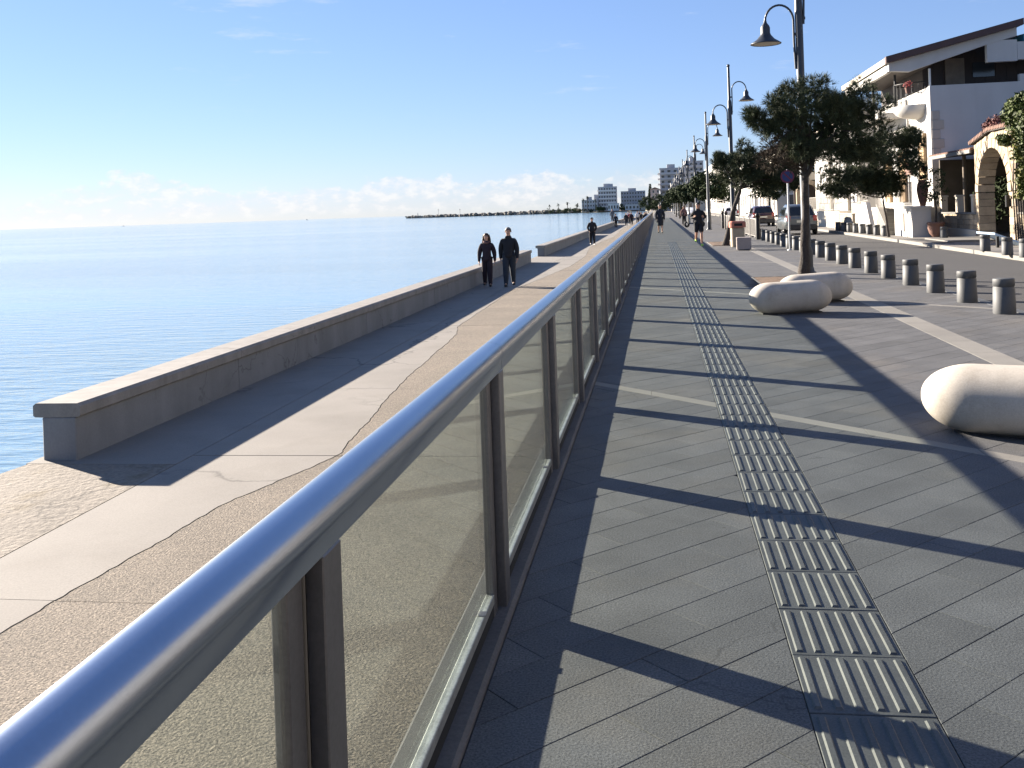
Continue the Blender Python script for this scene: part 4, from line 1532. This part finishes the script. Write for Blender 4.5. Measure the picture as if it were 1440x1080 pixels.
for x, y, h, s, lab in ((-94.5, 1284, 15.5, 1.1, 'left one of the two tall palms above the low headland building'), (-89, 1284, 18.5, 1.25, 'right taller one of the two palms above the low headland building'),
                        (-79, 1282, 14.5, .9, 'short palm between the low building and the banded hotel'), (-132, 1330, 10.5, 1.2, 'palm on the headland left of the low building, nearer one'),
                        (-119, 1325, 12, 1.3, 'taller palm in the middle of the low scrub'), (-147, 1360, 9.5, 1.0, 'leftmost palm on the headland scrub'), (-104, 1300, 9, 1.6, 'bushy palm just left of the low building')):
    palm(lab, x, y, h, s)
cl = [((-150 + 140 * rd.random(), 1285 + rd.uniform(-5, 15), rd.uniform(0, 3.2)), rd.uniform(1.5, 3.2)) for _ in range(90)]
cl = [((x, y + max(0, (-95 - x)) * 1.0, z), r) for (x, y, z), r in cl]
cl += [((rd.uniform(-46, -8), 1270, rd.uniform(1, 6.5)), rd.uniform(2, 3.6)) for _ in range(34)] + [((rd.uniform(-78, -50), 1272, rd.uniform(1, 5)), rd.uniform(1.5, 3)) for _ in range(20)]
leaf_crown(cl, rd, 40, .8).build('shoreline_scrub', M['leaf'], kind='stuff')

# climbing plants on the gateway
iv = thing('climbing_plant', 'yellow green climbing plant spilling over the right side of the stone gateway', 'climbing plant', (12.3, 36.6, 0))
ivo = (-12.3, -36.6, 0)
cl = ell_clumps(rd, (12.5, 36.1, 4.45), (.45, .85, .7), 34, .2, .36) + ell_clumps(rd, (12.35, 35.2, 2.9), (.4, .62, 1.7), 50, .22, .34) + ell_clumps(rd, (12.2, 37.3, 3.6), (.15, .45, .2), 7, .1, .18)
put('leaves', leaf_crown(cl, rd, 120, .08).mesh('leaves', M['ivy']), iv, loc=ivo)
cl = ell_clumps(rd, (12.6, 39.0, 4.25), (.3, .9, .28), 18, .14, .26)
put('bracts', leaf_crown(cl, rd, 70, .06).mesh('bracts', M['bougain']), iv, loc=ivo)
sb = MB()
for i in range(6):
    y = 35.4 + .22 * i
    sb.tube([(12.3, y, 0), (12.26, y + .05, 1.6), (12.3, y - .08, 3.2), (12.4, y + .4, 4.6)], [.03, .025, .02, .012], 5)
put('stems', sb.mesh('stems', M['bark']), iv, loc=ivo, kind='stuff')


def pot(name, label, x, y, z, prof, plant=None):
    t = thing(name, label, 'plant pot', (x, y, z))
    put('pot', MB().lathe(prof, 18).mesh('pot', M['terracotta']), t)
    if plant:
        plant(t)
    return t


def olive(t):
    cl = ell_clumps(rd, (0, 0, 2.1), (.5, .45, .8), 26, .14, .25)
    put('trunk', MB().tube([(0, 0, .5), (.04, 0, 1.1), (-.02, 0, 1.9)], [.045, .04, .02], 7).mesh('trunk', M['bark']), t)
    put('leaves', leaf_crown(cl, rd, 36, .05).mesh('leaves', M['leaf']), t)


def flowers(t):
    cl = ell_clumps(rd, (0, 0, 1.45), (.25, .25, .38), 12, .09, .15)
    put('leaves', leaf_crown(cl, rd, 40, .05).mesh('leaves', M['leaf']), t)
    put('blooms', leaf_crown(cl, rd, 6, .05).mesh('blooms', M['red']), t)


pot('terracotta_pot', 'big round terracotta pot with thin olive bush at the end of the terrace', 11.3, 42.7, 0,
    [(.17, 0), (.27, .15), (.33, .37), (.31, .5), (.35, .53), (.35, .6), (.3, .61)], olive)
pot('tall_urn', 'tall terracotta urn with red blooms on the white terrace', 11.2, 44.2, 1.28,
    [(.1, 0), (.12, .05), (.2, .4), (.24, .7), (.2, .95), (.15, 1.05), (.19, 1.1), (.15, 1.11)], flowers)
w_ = thing('window_box', 'small terracotta box of red flowers below the balcony', 'flower box', (11.45, 47.0, 2.7))
put('box', MB().cbox(-.15, .15, -.5, .5, 0, .25, .02).mesh('box', M['terracotta']), w_)
cl = ell_clumps(rd, (0, 0, .35), (.15, .45, .12), 10, .08, .14)
put('leaves', leaf_crown(cl, rd, 30, .045).mesh('leaves', M['leaf']), w_)
put('blooms', leaf_crown(cl, rd, 14, .045).mesh('blooms', M['red']), w_)
w_ = thing('flower_pot', 'red flower pot hanging on the upper balcony', 'flower pot', (11.0, 45.2, 6.2))
put('pot', MB().lathe([(.09, 0), (.14, .22), (.15, .25)], 12).mesh('pot', M['terracotta']), w_)
put('blooms', leaf_crown([((0, 0, .38), .2)], rd, 70, .05).mesh('blooms', M['red']), w_)
put('bracket', MB().box(-.02, .02, -.02, .55, -.03, -.001).mesh('bracket', M['iron']), w_)

# ------------------------------------------------------------------ street furniture
sg = thing('no_parking_sign', 'round blue traffic sign with red ring on a grey pole beside the bollards', 'traffic sign', (4.42, 34.6, 0), R(-12))
put('pole', MB().tube([(0, 0, 0), (0, 0, 2.74)], .034, 10).mesh('pole', M['galv']), sg)
put('foot', MB().lathe([(.09, 0), (.09, .015), (.04, .03)], 12).mesh('foot', M['galv']), sg)
dk = MB()
n = 28
c_ = [(.23 * math.cos(2 * PI * i / n), .23 * math.sin(2 * PI * i / n)) for i in range(n)]
dk.extrude_y([(x, 2.5 + z) for x, z in c_], -.045, -.037)
do = put('disc', dk.mesh('disc', M['sign_blue']), sg)
rg = MB()
for i in range(n):
    a, b = 2 * PI * i / n, 2 * PI * (i + 1) / n
    rg.extrude_y([(.175 * math.cos(a), 2.5 + .175 * math.sin(a)), (.227 * math.cos(a), 2.5 + .227 * math.sin(a)), (.227 * math.cos(b), 2.5 + .227 * math.sin(b)), (.175 * math.cos(b), 2.5 + .175 * math.sin(b))], -.050, -.0455)
put('ring', rg.mesh('ring', M['sign_red']), do)
u, v = math.cos(R(-45)), math.sin(R(-45))
put('slash', MB().extrude_y([(-.175 * u - .025 * -v, 2.5 - .175 * v - .025 * u), (.175 * u - .025 * -v, 2.5 + .175 * v - .025 * u), (.175 * u + .025 * -v, 2.5 + .175 * v + .025 * u),
                             (-.175 * u + .025 * -v, 2.5 - .175 * v + .025 * u)], -.050, -.0455).mesh('slash', M['sign_red']), do)
bx = thing('stone_block', 'low pinkish square stone seat in front of the orange topped bin', 'stone block', (2.97, 35.55, 0), R(-3))
put('block', MB().cbox(-.25, .25, -.25, .25, .03, .45, .015).mesh('block', M['pink_stone']), bx)
put('foot', MB().box(-.2, .2, -.2, .2, 0, .029).mesh('foot', M['joint']), bx)
bn = thing('litter_bin', 'cream litter bin with faded orange top beside the leaning pine', 'litter bin', (2.98, 38.3, 0), R(4))
put('body', MB().cbox(-.24, .24, -.22, .22, .02, .74, .03).mesh('body', M['bin_body']), bn)
put('top', MB().cbox(-.29, .29, -.26, .26, .741, .98, .05).mesh('top', M['orange']), bn)
put('opening', MB().box(-.15, .15, -.266, -.255, .80, .90).mesh('opening', M['gasket']), bn)
pb = thing('blue_ramp', 'pale blue painted board lying at the foot of the right stone wall', 'board', (11.3, 33.3, 0), R(90))
put('board', MB().extrude_x([(0, 0), (1.0, .4), (1.0, .46), (0, .06)], -.9, .9).mesh('board', M['blue_panel']), pb)
put('strut', MB().box(-.8, -.7, .85, .92, 0, .34).box(.7, .8, .85, .92, 0, .34).mesh('strut', M['iron']), pb)
# guard rail and dark posts between the trees farther on
for k in range(7):
    y = 46.5 + 3.1 * k
    o = thing('guard_rail', 'low grey guard rail of thin bars along the kerb, %s section from the near end' % ORD[k], 'guard rail', (4.45, y, 0), 0, 'guard rails by the kerb')
    put('frame', MB().tube([(0, 0, 0), (0, 0, .86), (0, .06, .92), (0, 2.54, .92), (0, 2.6, .86), (0, 2.6, 0)], .024, 8).mesh('frame', M['grey_rail']), o)
    b = MB()
    for i in range(1, 16):
        b.tube([(0, 2.6 * i / 16, .12), (0, 2.6 * i / 16, .91)], .009, 5)
    b.tube([(0, .02, .12), (0, 2.58, .12)], .014, 5)
    put('bars', b.mesh('bars', M['grey_rail']), o, kind='stuff')
for i, y in enumerate((45.6, 66.2, 69.5)):
    o = thing('dark_post', ('dark round post at the near end of the guard rail', 'dark round post after the far end of the guard rail', 'farther dark post past the guard rail')[i], 'post', (4.45, y, 0))
    put('shaft', MB().lathe([(.11, 0), (.1, .95), (.08, 1.02), (.12, 1.05), (.1, 1.15), (.03, 1.2)], 14).mesh('shaft', M['iron']), o)


# ------------------------------------------------------------------ cars
def loft(mb, secs, mi=0, smooth=True, caps=True):
    n = len(secs[0])
    vs = [p for s_ in secs for p in s_]
    fs = []
    for i in range(len(secs) - 1):
        for j in range(n):
            j2 = (j + 1) % n
            fs.append((i * n + j, i * n + j2, (i + 1) * n + j2, (i + 1) * n + j))
    mb.add(vs, fs, smooth, mi)
    if caps:
        mb.add(vs, [tuple(range(n - 1, -1, -1)), tuple((len(secs) - 1) * n + j for j in range(n))], False, mi)
    return mb


def car(label, x, y, rz, paint, tall=1.5, lenf=1.0):
    t = thing('parked_car', label, 'car', (x, y, -.12), rz, 'cars on the street')
    L = lenf

    def sec(yy, w, zl, zb):
        return [(-w * .86, yy, zl), (-w, yy, zl + .12), (-w * 1.0, yy, zl + (zb - zl) * .62), (-w * .95, yy, zb - .05), (-w * .86, yy, zb),
                (w * .86, yy, zb), (w * .95, yy, zb - .05), (w * 1.0, yy, zl + (zb - zl) * .62), (w, yy, zl + .12), (w * .86, yy, zl)]
    B = MB()
    loft(B, [sec(-2.02 * L, .74, .40, .86), sec(-1.95 * L, .83, .30, .98), sec(-1.4 * L, .87, .22, 1.0), sec(0, .88, .2, .98), sec(1.0 * L, .87, .22, .95),
             sec(1.7 * L, .82, .25, .82), sec(1.98 * L, .68, .36, .68)])
    bo = put('body', B.mesh('body', M[paint]), t)

    def gsec(yy, w, zb, zt, wt):
        return [(-w, yy, zb), (-(w + wt) / 2, yy, (zb + zt) / 2 + .02), (-wt, yy, zt - .05), (-wt * .88, yy, zt), (wt * .88, yy, zt), (wt, yy, zt - .05), ((w + wt) / 2, yy, (zb + zt) / 2 + .02), (w, yy, zb)]
    G = MB()
    loft(G, [gsec(-1.93 * L, .76, .96, 1.02, .74), gsec(-1.62 * L, .80, .96, tall - .08, .60), gsec(-1.35 * L, .82, .96, tall, .62), gsec(-.2, .83, .95, tall + .02, .63), gsec(.35 * L, .82, .95, tall - .04, .61), gsec(1.15 * L, .77, .93, .99, .70)])
    put('cabin', G.mesh('cabin', M[paint]), t)
    k = (tall - .08 - 1.02)
    rw = MB().add([(-.68, -1.925 * L, 1.03), (.68, -1.925 * L, 1.03), (.54, -1.66 * L, tall - .13), (-.54, -1.66 * L, tall - .13)], [(0, 1, 2, 3)])
    rw.add([(-.68, -1.885 * L, 1.03), (.68, -1.885 * L, 1.03), (.54, -1.62 * L, tall - .13), (-.54, -1.62 * L, tall - .13)], [(3, 2, 1, 0)])
    rw.add([(-.68, -1.925 * L, 1.03), (.68, -1.925 * L, 1.03), (.68, -1.885 * L, 1.03), (-.68, -1.885 * L, 1.03)], [(3, 2, 1, 0)])
    put('rear_window', rw.mesh('rear_window', M['car_glass']), t)
    for sx in (-1, 1):
        for ya, yb_ in ((-1.3, -.38), (-.3, .55)):
            f = lambda yy, z: (sx * (.845 - (.845 - .645) * (z - .96) / (tall - .96) + .006), yy * L, z)
            q_ = [f(ya, 1.02), f(yb_, 1.02), f(yb_ - (.25 if yb_ > 0 else 0), tall - .14), f(ya + (.12 if ya < -1 else 0), tall - .14)]
            q2_ = [(p[0] - sx * .02, p[1], p[2]) for p in q_]
            put('side_window', MB().add(q_ + q2_, [(0, 1, 2, 3), (7, 6, 5, 4), (0, 4, 5, 1), (1, 5, 6, 2), (2, 6, 7, 3), (3, 7, 4, 0)]).mesh('side_window', M['car_glass']), t)
        put('tail_light', MB().cbox(sx * .68 - .11, sx * .68 + .11, -2.03 * L, -1.85 * L, .74, 1.04, .03).mesh('tail_light', M['tail_red']), t)
        put('headlight', MB().cbox(sx * .58 - .14, sx * .58 + .14, 1.78 * L, 1.93 * L, .6, .74, .03).mesh('headlight', M['frame_white']), t)
        put('mirror', MB().ball((sx * .98, .55 * L, 1.02), (.1, .07, .075), 8).mesh('mirror', M[paint]), t)
        for yy in (-1.25 * L, 1.3 * L):
            wv, wr = MB(), MB()
            pr = [(.17, -.10), (.29, -.10), (.315, -.07), (.315, .07), (.29, .10), (.17, .10)]
            n = 20
            for mbw, prof in ((wv, pr), (wr, [(.0, .06), (.05, .075), (.17, .062), (.18, .09), (.19, .09), (.19, -.05), (.0, -.05)])):
                vs, fs = [], []
                for r, o_ in prof:
                    for k_ in range(n):
                        a = 2 * PI * k_ / n
                        vs.append((sx * (.78 + o_), yy + r * math.cos(a), .315 + r * math.sin(a)))
                for i in range(len(prof) - 1):
                    for k_ in range(n):
                        k2 = (k_ + 1) % n
                        fs.append((i * n + k_, i * n + k2, (i + 1) * n + k2, (i + 1) * n + k_))
                mbw.add(vs, fs, True)
            w_ = put('wheel', wv.mesh('wheel', M['tyre']), t)
            put('rim', wr.mesh('rim', M['rim']), w_)
    put('bumper', MB().cbox(-.78, .78, -2.10 * L, -1.86 * L, .30, .56, .05).mesh('bumper', M['plastic_dark']), t)
    put('number_plate', MB().box(-.26, .26, -2.045 * L, -2.024 * L, .66, .78).mesh('number_plate', M['plate']), t)
    put('door_handle', MB().box(-.895, -.88, -.32, -.16, .8, .84).box(.88, .895, -.32, -.16, .8, .84).mesh('door_handle', M['plastic_dark']), t)
    return t


car('grey hatchback seen from behind, nearest of the cars', 7.55, 56.2, R(1), 'car_grey', 1.62, .98)
car('dark maroon hatchback driving ahead of the grey car', 8.0, 79.5, R(1), 'car_maroon', 1.55)
car('white car far down the street, nearer one', 5.9, 168, R(176), 'car_white', 1.48)
car('white car far down the street, behind another white car', 6.0, 190, R(176), 'car_white', 1.5)
car('white car parked before the cream house wall', 8.4, 118, R(2), 'car_white', 1.5)

# parked scooter beside the trees
sc_ = thing('motor_scooter', 'dark motor scooter parked under the round tree', 'scooter', (2.75, 76, 0), R(65))
for yy in (-.62, .62):
    wv = MB()
    n = 18
    vs, fs = [], []
    prof = [(.1, -.05), (.2, -.055), (.24, 0), (.2, .055), (.1, .05)]
    for r, o_ in prof:
        for k_ in range(n):
            a = 2 * PI * k_ / n
            vs.append((o_, yy + r * math.cos(a), .24 + r * math.sin(a)))
    for i in range(len(prof) - 1):
        for k_ in range(n):
            k2 = (k_ + 1) % n
            fs.append((i * n + k_, i * n + k2, (i + 1) * n + k2, (i + 1) * n + k_))
    wv.add(vs, fs, True)
    put('wheel', wv.mesh('wheel', M['tyre']), sc_)
put('body', loft(MB(), [[(-w, yy, zl), (w, yy, zl), (w * .8, yy, zh), (-w * .8, yy, zh)] for yy, w, zl, zh in ((-.8, .08, .5, .68), (-.45, .17, .35, .74), (-.1, .16, .3, .7), (.08, .15, .25, .36), (.35, .15, .25, .36), (.42, .2, .28, .9), (.52, .12, .45, .98))], smooth=False).mesh('body', M['scooter']), sc_)
put('seat', MB().cbox(-.14, .14, -.75, -.02, .745, .83, .04).mesh('seat', M['gasket']), sc_)
put('handlebar', MB().tube([(-.34, .38, 1.02), (0, .47, 1.0), (.34, .38, 1.02)], .018, 6).mesh('handlebar', M['iron']), sc_)
put('stand', MB().tube([(-.1, 0, .26), (-.18, 0, .0)], .014, 5).mesh('stand', M['iron']), sc_)


# ------------------------------------------------------------------ people
def skin_mesh(name, J, edges, root, material, sub=2):
    """grow one continuous surface round a skeleton; J: joint -> (position, radius or (rx, ry))"""
    keys = list(J)
    keys.remove(root)
    keys = [root] + keys
    ix = {k: i for i, k in enumerate(keys)}
    me = bpy.data.meshes.new('tmp')
    me.from_pydata([J[k][0] for k in keys], [(ix[a], ix[b]) for a, b in edges], [])
    o = bpy.data.objects.new('tmp', me)
    COL.objects.link(o)
    md = o.modifiers.new('skin', 'SKIN')
    md.use_smooth_shade = True
    md.branch_smoothing = .6
    for k in keys:
        r = J[k][1]
        sv = me.skin_vertices[0].data[ix[k]]
        sv.radius = (r, r) if not isinstance(r, tuple) else r
        sv.use_root = k == root
    if sub:
        sb_ = o.modifiers.new('sub', 'SUBSURF')
        sb_.levels = sub
        sb_.render_levels = sub
    dg = bpy.context.evaluated_depsgraph_get()
    dg.update()
    out = bpy.data.meshes.new_from_object(o.evaluated_get(dg))
    out.name = name
    bpy.data.objects.remove(o)
    bpy.data.meshes.remove(me)
    out.materials.clear()
    out.materials.append(material)
    out.polygons.foreach_set('use_smooth', [True] * len(out.polygons))
    return out


def person(label, x, y, z, facing, H=1.75, stride=.5, phase=1, build=1.0, top='cloth_black', bottom='cloth_black', shoe='shoe_dark', hair='hair_dark', hairstyle='short',
           arms='swing', legs='long', coat=False, scarf=None, detail=True, group=None, lift=0., hood=False):
    """standing or walking figure; local -Y is forward; phase = which leg is in front"""
    t = thing('person', label, 'person', (x, y, z), facing, group)
    S = H / 1.75
    V = lambda a, b, c: (a * S, b * S, c * S)
    J = {}
    J['pelvis'] = (V(0, 0, .97), .118 * S * build)
    J['waist'] = (V(0, .0, 1.10), .108 * S * build)
    J['chest'] = (V(0, -.01, 1.27), .130 * S * build)
    J['collar'] = (V(0, 0, 1.42), .075 * S)
    J['neck'] = (V(0, -.012, 1.50), .060 * S)
    J['jaw'] = (V(0, -.028, 1.570), .086 * S)
    J['head'] = (V(0, -.022, 1.655), .102 * S)
    J['crown'] = (V(0, -.012, 1.712), .080 * S)
    J['nose'] = (V(0, -.122, 1.615), .012 * S)
    J['nose_root'] = (V(0, -.09, 1.635), .028 * S)
    E_ = [('pelvis', 'waist'), ('waist', 'chest'), ('chest', 'collar'), ('collar', 'neck'), ('neck', 'jaw'), ('jaw', 'head'), ('head', 'crown')]
    if detail:
        E_ += [('head', 'nose_root'), ('nose_root', 'nose')]
    else:
        del J['nose'], J['nose_root']
    feet = {}
    for sx, nm in ((-1, 'l'), (1, 'r')):
        f = stride * (1 if sx == phase else -1)
        ky = -.16 * f - .05 * stride
        ay = -.34 * f + (.0 if f > 0 else .04 * stride)
        kz, az = .52, .09 + (0 if f >= 0 else .07 * stride)
        if arms == 'run' and f < 0:
            ky, ay, az = -.02, .30, .25
        if arms == 'run' and f > 0:
            ky, ay, az = -.2, -.12, .09
        J['hip' + nm] = (V(sx * .085 * build, 0, .90), .098 * S * build)
        J['knee' + nm] = (V(sx * .095, ky, kz), .058 * S)
        J['calf' + nm] = (V(sx * .097, ky * .6 + ay * .4, kz * .62 + az * .38), .056 * S)
        J['ankle' + nm] = (V(sx * .10, ay, az), .038 * S)
        J['toe' + nm] = (V(sx * .115, ay - .16, az - .055), .030 * S)
        feet[nm] = (sx, ay, az)
        E_ += [('pelvis', 'hip' + nm), ('hip' + nm, 'knee' + nm), ('knee' + nm, 'calf' + nm), ('calf' + nm, 'ankle' + nm), ('ankle' + nm, 'toe' + nm)]
        J['sh' + nm] = (V(sx * .175 * (.75 + .25 * build), 0, 1.385), .062 * S)
        if arms == 'run':
            el, wr, hd = (sx * .27, .09, 1.13), (sx * .20, -.13, 1.15), (sx * .17, -.21, 1.19)
        elif arms == 'pocket':
            el, wr, hd = (sx * .27, .06, 1.10), (sx * .20, -.05, .92), (sx * .17, -.08, .86)
        else:
            a = .16 * f if stride else 0
            el, wr, hd = (sx * .245, .03 + a * .5, 1.09), (sx * .255, -.02 + a * 1.3, .86), (sx * .25, -.04 + a * 1.5, .775)
        J['el' + nm] = (V(*el), .045 * S)
        J['wr' + nm] = (V(*wr), .028 * S)
        J['hand' + nm] = (V(*hd), .033 * S)
        E_ += [('chest', 'sh' + nm), ('sh' + nm, 'el' + nm), ('el' + nm, 'wr' + nm), ('wr' + nm, 'hand' + nm)]
    body = skin_mesh('body', J, E_, 'pelvis', M['skin'], 2 if detail else 1)
    bo = put('body', body, t)
    if detail:
        for sx, nm in ((-1, 'l'), (1, 'r')):
            w, h = Vector(J['wr' + nm][0]), Vector(J['hand' + nm][0])
            d = (h - w).normalized()
            side = Vector((0, -1, 0)) if arms != 'run' else Vector((0, 0, 1))
            side = (side - d * side.dot(d)).normalized()
            cur = Vector((-sx, 0, 0))
            cur = (cur - d * cur.dot(d)).normalized()
            fg = MB()
            for i, (o_, ln) in enumerate(((-.026, .062), (-.009, .078), (.009, .083), (.026, .074))):
                b0 = h + side * -o_ * S + d * .012 * S
                p1_, p2_ = b0 + d * ln * .5 * S + cur * .006 * S, b0 + d * ln * .9 * S + cur * .03 * S
                fg.tube([b0, p1_, p2_], [.0105 * S, .0095 * S, .007 * S], 6)
            b0 = w.lerp(h, .6) + side * .026 * S
            fg.tube([b0, b0 + (d * .6 + side).normalized() * .03 * S, b0 + (d * 1.3 + side).normalized() * .06 * S], [.012 * S, .011 * S, .008 * S], 6)
            put('fingers', fg.mesh('fingers', M['skin']), bo)
            put('eye', MB().ball(V(sx * .031, -.094, 1.642), .0105 * S, 8).mesh('eye', M['eye']), bo)
            put('ear', MB().ball(V(sx * .087, -.005, 1.63), (.014 * S, .024 * S, .034 * S), 8).mesh('ear', M['skin']), bo)
        put('mouth', MB().ball(V(0, -.095, 1.572), (.024 * S, .008 * S, .007 * S), 8).mesh('mouth', M['lip']), bo)
    # hair: a shell over the back and top of the head
    hb = MB()
    hn, hm_ = 16, 8
    vs, fs = [], []
    for i in range(hm_ + 1):
        ph = PI * .62 * i / hm_
        for k_ in range(hn):
            a = 2 * PI * k_ / hn
            fr = max(0.0, -math.sin(a))                    # towards the face
            ph2 = ph * (1 - .46 * fr)
            r = 1.0
            vs.append(V(.098 * math.sin(ph2) * math.cos(a), -.012 + .112 * math.sin(ph2) * math.sin(a), 1.655 + .108 * math.cos(ph2)))
    for i in range(hm_):
        for k_ in range(hn):
            k2 = (k_ + 1) % hn
            fs.append((i * hn + k_, (i + 1) * hn + k_, (i + 1) * hn + k2, i * hn + k2))
    hb.add(vs, fs, True)
    if hairstyle == 'long':
        for k_ in range(9):
            a = PI * k_ / 8
            hb.tube([V(.085 * math.cos(a), -.01 + .085 * math.sin(a), 1.70), V(.105 * math.cos(a), .01 + .10 * math.sin(a), 1.58), V(.12 * math.cos(a), .01 + .105 * math.sin(a), 1.45), V(.10 * math.cos(a), .02 + .11 * math.sin(a), 1.36)],
                    [.03 * S, .036 * S, .034 * S, .012 * S], 6)
    put('hood' if hood else 'hair', hb.mesh('hair', M[top if hood else hair]), t)
    # clothes
    up = lambda k, d: (J[k][0], J[k][1] + d * S)
    JT = {k: up(k, .038) for k in ('waist', 'chest', 'shl', 'shr', 'ell', 'elr')}
    JT['waist'] = (J['waist'][0], .172 * S * build)
    JT['chest'] = (J['chest'][0], .168 * S * build)
    JT['seat'] = (V(0, 0, .94), .172 * S * build)
    JT['hem0'] = (V(0, 0, .82), .168 * S * build)
    JT['collar'] = (V(0, 0, 1.43), .098 * S)
    JT['neckline'] = (V(0, -.004, 1.50), .082 * S)
    JT['rim'] = (V(0, -.006, 1.53), .074 * S)
    ET = [('chest', 'waist'), ('waist', 'seat'), ('seat', 'hem0'), ('chest', 'collar'), ('collar', 'neckline'), ('neckline', 'rim')]
    for nm in 'lr':
        w, h = Vector(J['wr' + nm][0]), Vector(J['hand' + nm][0])
        JT['wr' + nm] = (tuple(w.lerp(h, .1)), .048 * S)
        JT['cuff' + nm] = (tuple(w.lerp(h, .42)), .044 * S)
        ET += [('chest', 'sh' + nm), ('sh' + nm, 'el' + nm), ('el' + nm, 'wr' + nm), ('wr' + nm, 'cuff' + nm)]
    if coat:
        JT['skirt'] = (V(0, 0, .68), .178 * S * build)
        JT['hem'] = (V(0, 0, .50), .185 * S * build)
        JT['hem2'] = (V(0, 0, .44), .185 * S * build)
        ET += [('hem0', 'skirt'), ('skirt', 'hem'), ('hem', 'hem2')]
    put('coat' if coat else 'jacket', skin_mesh('jacket', JT, ET, 'chest', M[top], 2 if detail else 1), t)
    JB = {'pelvis': (V(0, 0, .93), .115 * S * build)}
    EB = []
    for nm in 'lr':
        JB['hip' + nm] = up('hip' + nm, .024)
        JB['knee' + nm] = up('knee' + nm, .040)
        EB += [('pelvis', 'hip' + nm), ('hip' + nm, 'knee' + nm)]
        if legs == 'long':
            JB['calf' + nm] = up('calf' + nm, .034)
            q_ = Vector(J['ankle' + nm][0])
            JB['ankle' + nm] = (tuple(q_), .066 * S)
            JB['cuff' + nm] = (tuple(q_ + Vector((0, 0, -.035 * S))), .064 * S)
            EB += [('ankle' + nm, 'cuff' + nm)]
            EB += [('knee' + nm, 'calf' + nm), ('calf' + nm, 'ankle' + nm)]
    if legs != 'bare':
        put('trousers' if legs == 'long' else 'shorts', skin_mesh('trousers', JB, EB, 'pelvis', M[bottom], 2 if detail else 1), t)
    for nm in 'lr':
        sx, ay, az = feet[nm]
        JS = {'heel': (V(sx * .10, ay + .035, az - .035), .046 * S), 'mid': (V(sx * .107, ay - .07, az - .042), .047 * S), 'toe': (V(sx * .117, ay - .17, az - .052), .036 * S), 'top': (V(sx * .10, ay + .005, az + .03), .046 * S)}
        put('shoe', skin_mesh('shoe', JS, [('heel', 'mid'), ('mid', 'toe'), ('heel', 'top')], 'heel', M[shoe], 2 if detail else 1), t)
    if scarf:
        sfm = MB()
        sfm.tube([V(.085 * math.cos(2 * PI * i / 14), -.012 + .085 * math.sin(2 * PI * i / 14), 1.455 + .02 * math.sin(i)) for i in range(15)], .036 * S, 7, cap=False)
        put('scarf', sfm.mesh('scarf', M[scarf]), t)
    return t


person('woman with long brown hair walking in black jacket and dark plum trousers beside the man', -5.18, 29.7, -.63, R(3), 1.62, .32, 1, 1.0, 'cloth_plum', 'cloth_plum', 'shoe_dark', 'hair_brown', 'long', scarf='cloth_scarf')
person('man with short grey hair walking in black jacket and dark jeans beside the woman', -4.47, 29.5, -.63, R(3), 1.78, .38, -1, 1.16, 'cloth_black', 'cloth_jeans', 'shoe_dark', 'hair_grey')
person('lone walker in dark hooded clothes and white shoes by the second sea wall', -4.1, 62.4, -.63, R(10), 1.74, .40, 1, 1.1, 'cloth_black', 'cloth_black', 'shoe_white', 'hair_dark', 'short', 'pocket', hood=True)
person('walker in knee length dark coat with bare calves on the upper promenade', .16, 62.0, 0, R(2), 1.78, .30, 1, 1.1, 'cloth_navy', 'cloth_black', 'shoe_dark', 'hair_grey', coat=True, legs='shorts')
person('runner in black top and shorts with lime green shoes', 1.62, 40.3, 0, R(2), 1.74, .3, 1, 1.02, 'cloth_black', 'cloth_black', 'shoe_lime', 'hair_dark', 'short', 'run', 'shorts')
ppl = ((-4.9, 118, 'cloth_navy', 'cloth_black', 'walker in navy at the left front of the distant crowd', .3), (-4.0, 128, 'cloth_black', 'cloth_jeans', 'walker in black at the front middle of the distant crowd', .35),
       (-3.4, 132, 'cloth_plum', 'cloth_black', 'walker in dark plum behind the black dressed walker in the distant crowd', .3), (-3.9, 142, 'cloth_red', 'cloth_black', 'walker in dark red jacket amid the distant crowd', .35),
       (-2.9, 146, 'cloth_white', 'cloth_jeans', 'walker in pale jacket amid the distant crowd', .3), (-2.2, 138, 'cloth_black', 'cloth_grey', 'walker in black top and grey trousers by the railing far away', .35),
       (-1.7, 152, 'cloth_grey', 'cloth_black', 'walker in grey jacket by the railing far away', .3), (-1.5, 120, 'cloth_black', 'cloth_plum', 'walker close to the railing at the front of the distant crowd', .4),
       (-4.6, 158, 'cloth_white', 'cloth_black', 'walker in white top near the far sea wall', .3), (-3.0, 170, 'cloth_navy', 'cloth_jeans', 'farthest walker of the distant crowd', .3))
for i, (x, y, a, b, lab, st) in enumerate(ppl):
    person(lab, x, y, -.63, R(0 if i % 3 else 180), 1.66 + .03 * (i % 5), st, 1 if i % 2 else -1, 1 + .03 * (i % 4), a, b, 'shoe_dark', 'hair_dark', detail=False, group='people strolling far along the sea walk')
person('small figure in grey sitting sideways up on the far sea wall', -5.75, 128, -.10, R(0), 1.7, .1, 1, 1.0, 'cloth_grey', 'cloth_grey', 'shoe_white', 'hair_dark', detail=False)
person('person in pale pink top standing by the parked scooter', 2.2, 84, 0, R(20), 1.68, .1, 1, 1.0, 'cloth_scarf', 'cloth_black', 'shoe_dark', 'hair_dark', detail=False)
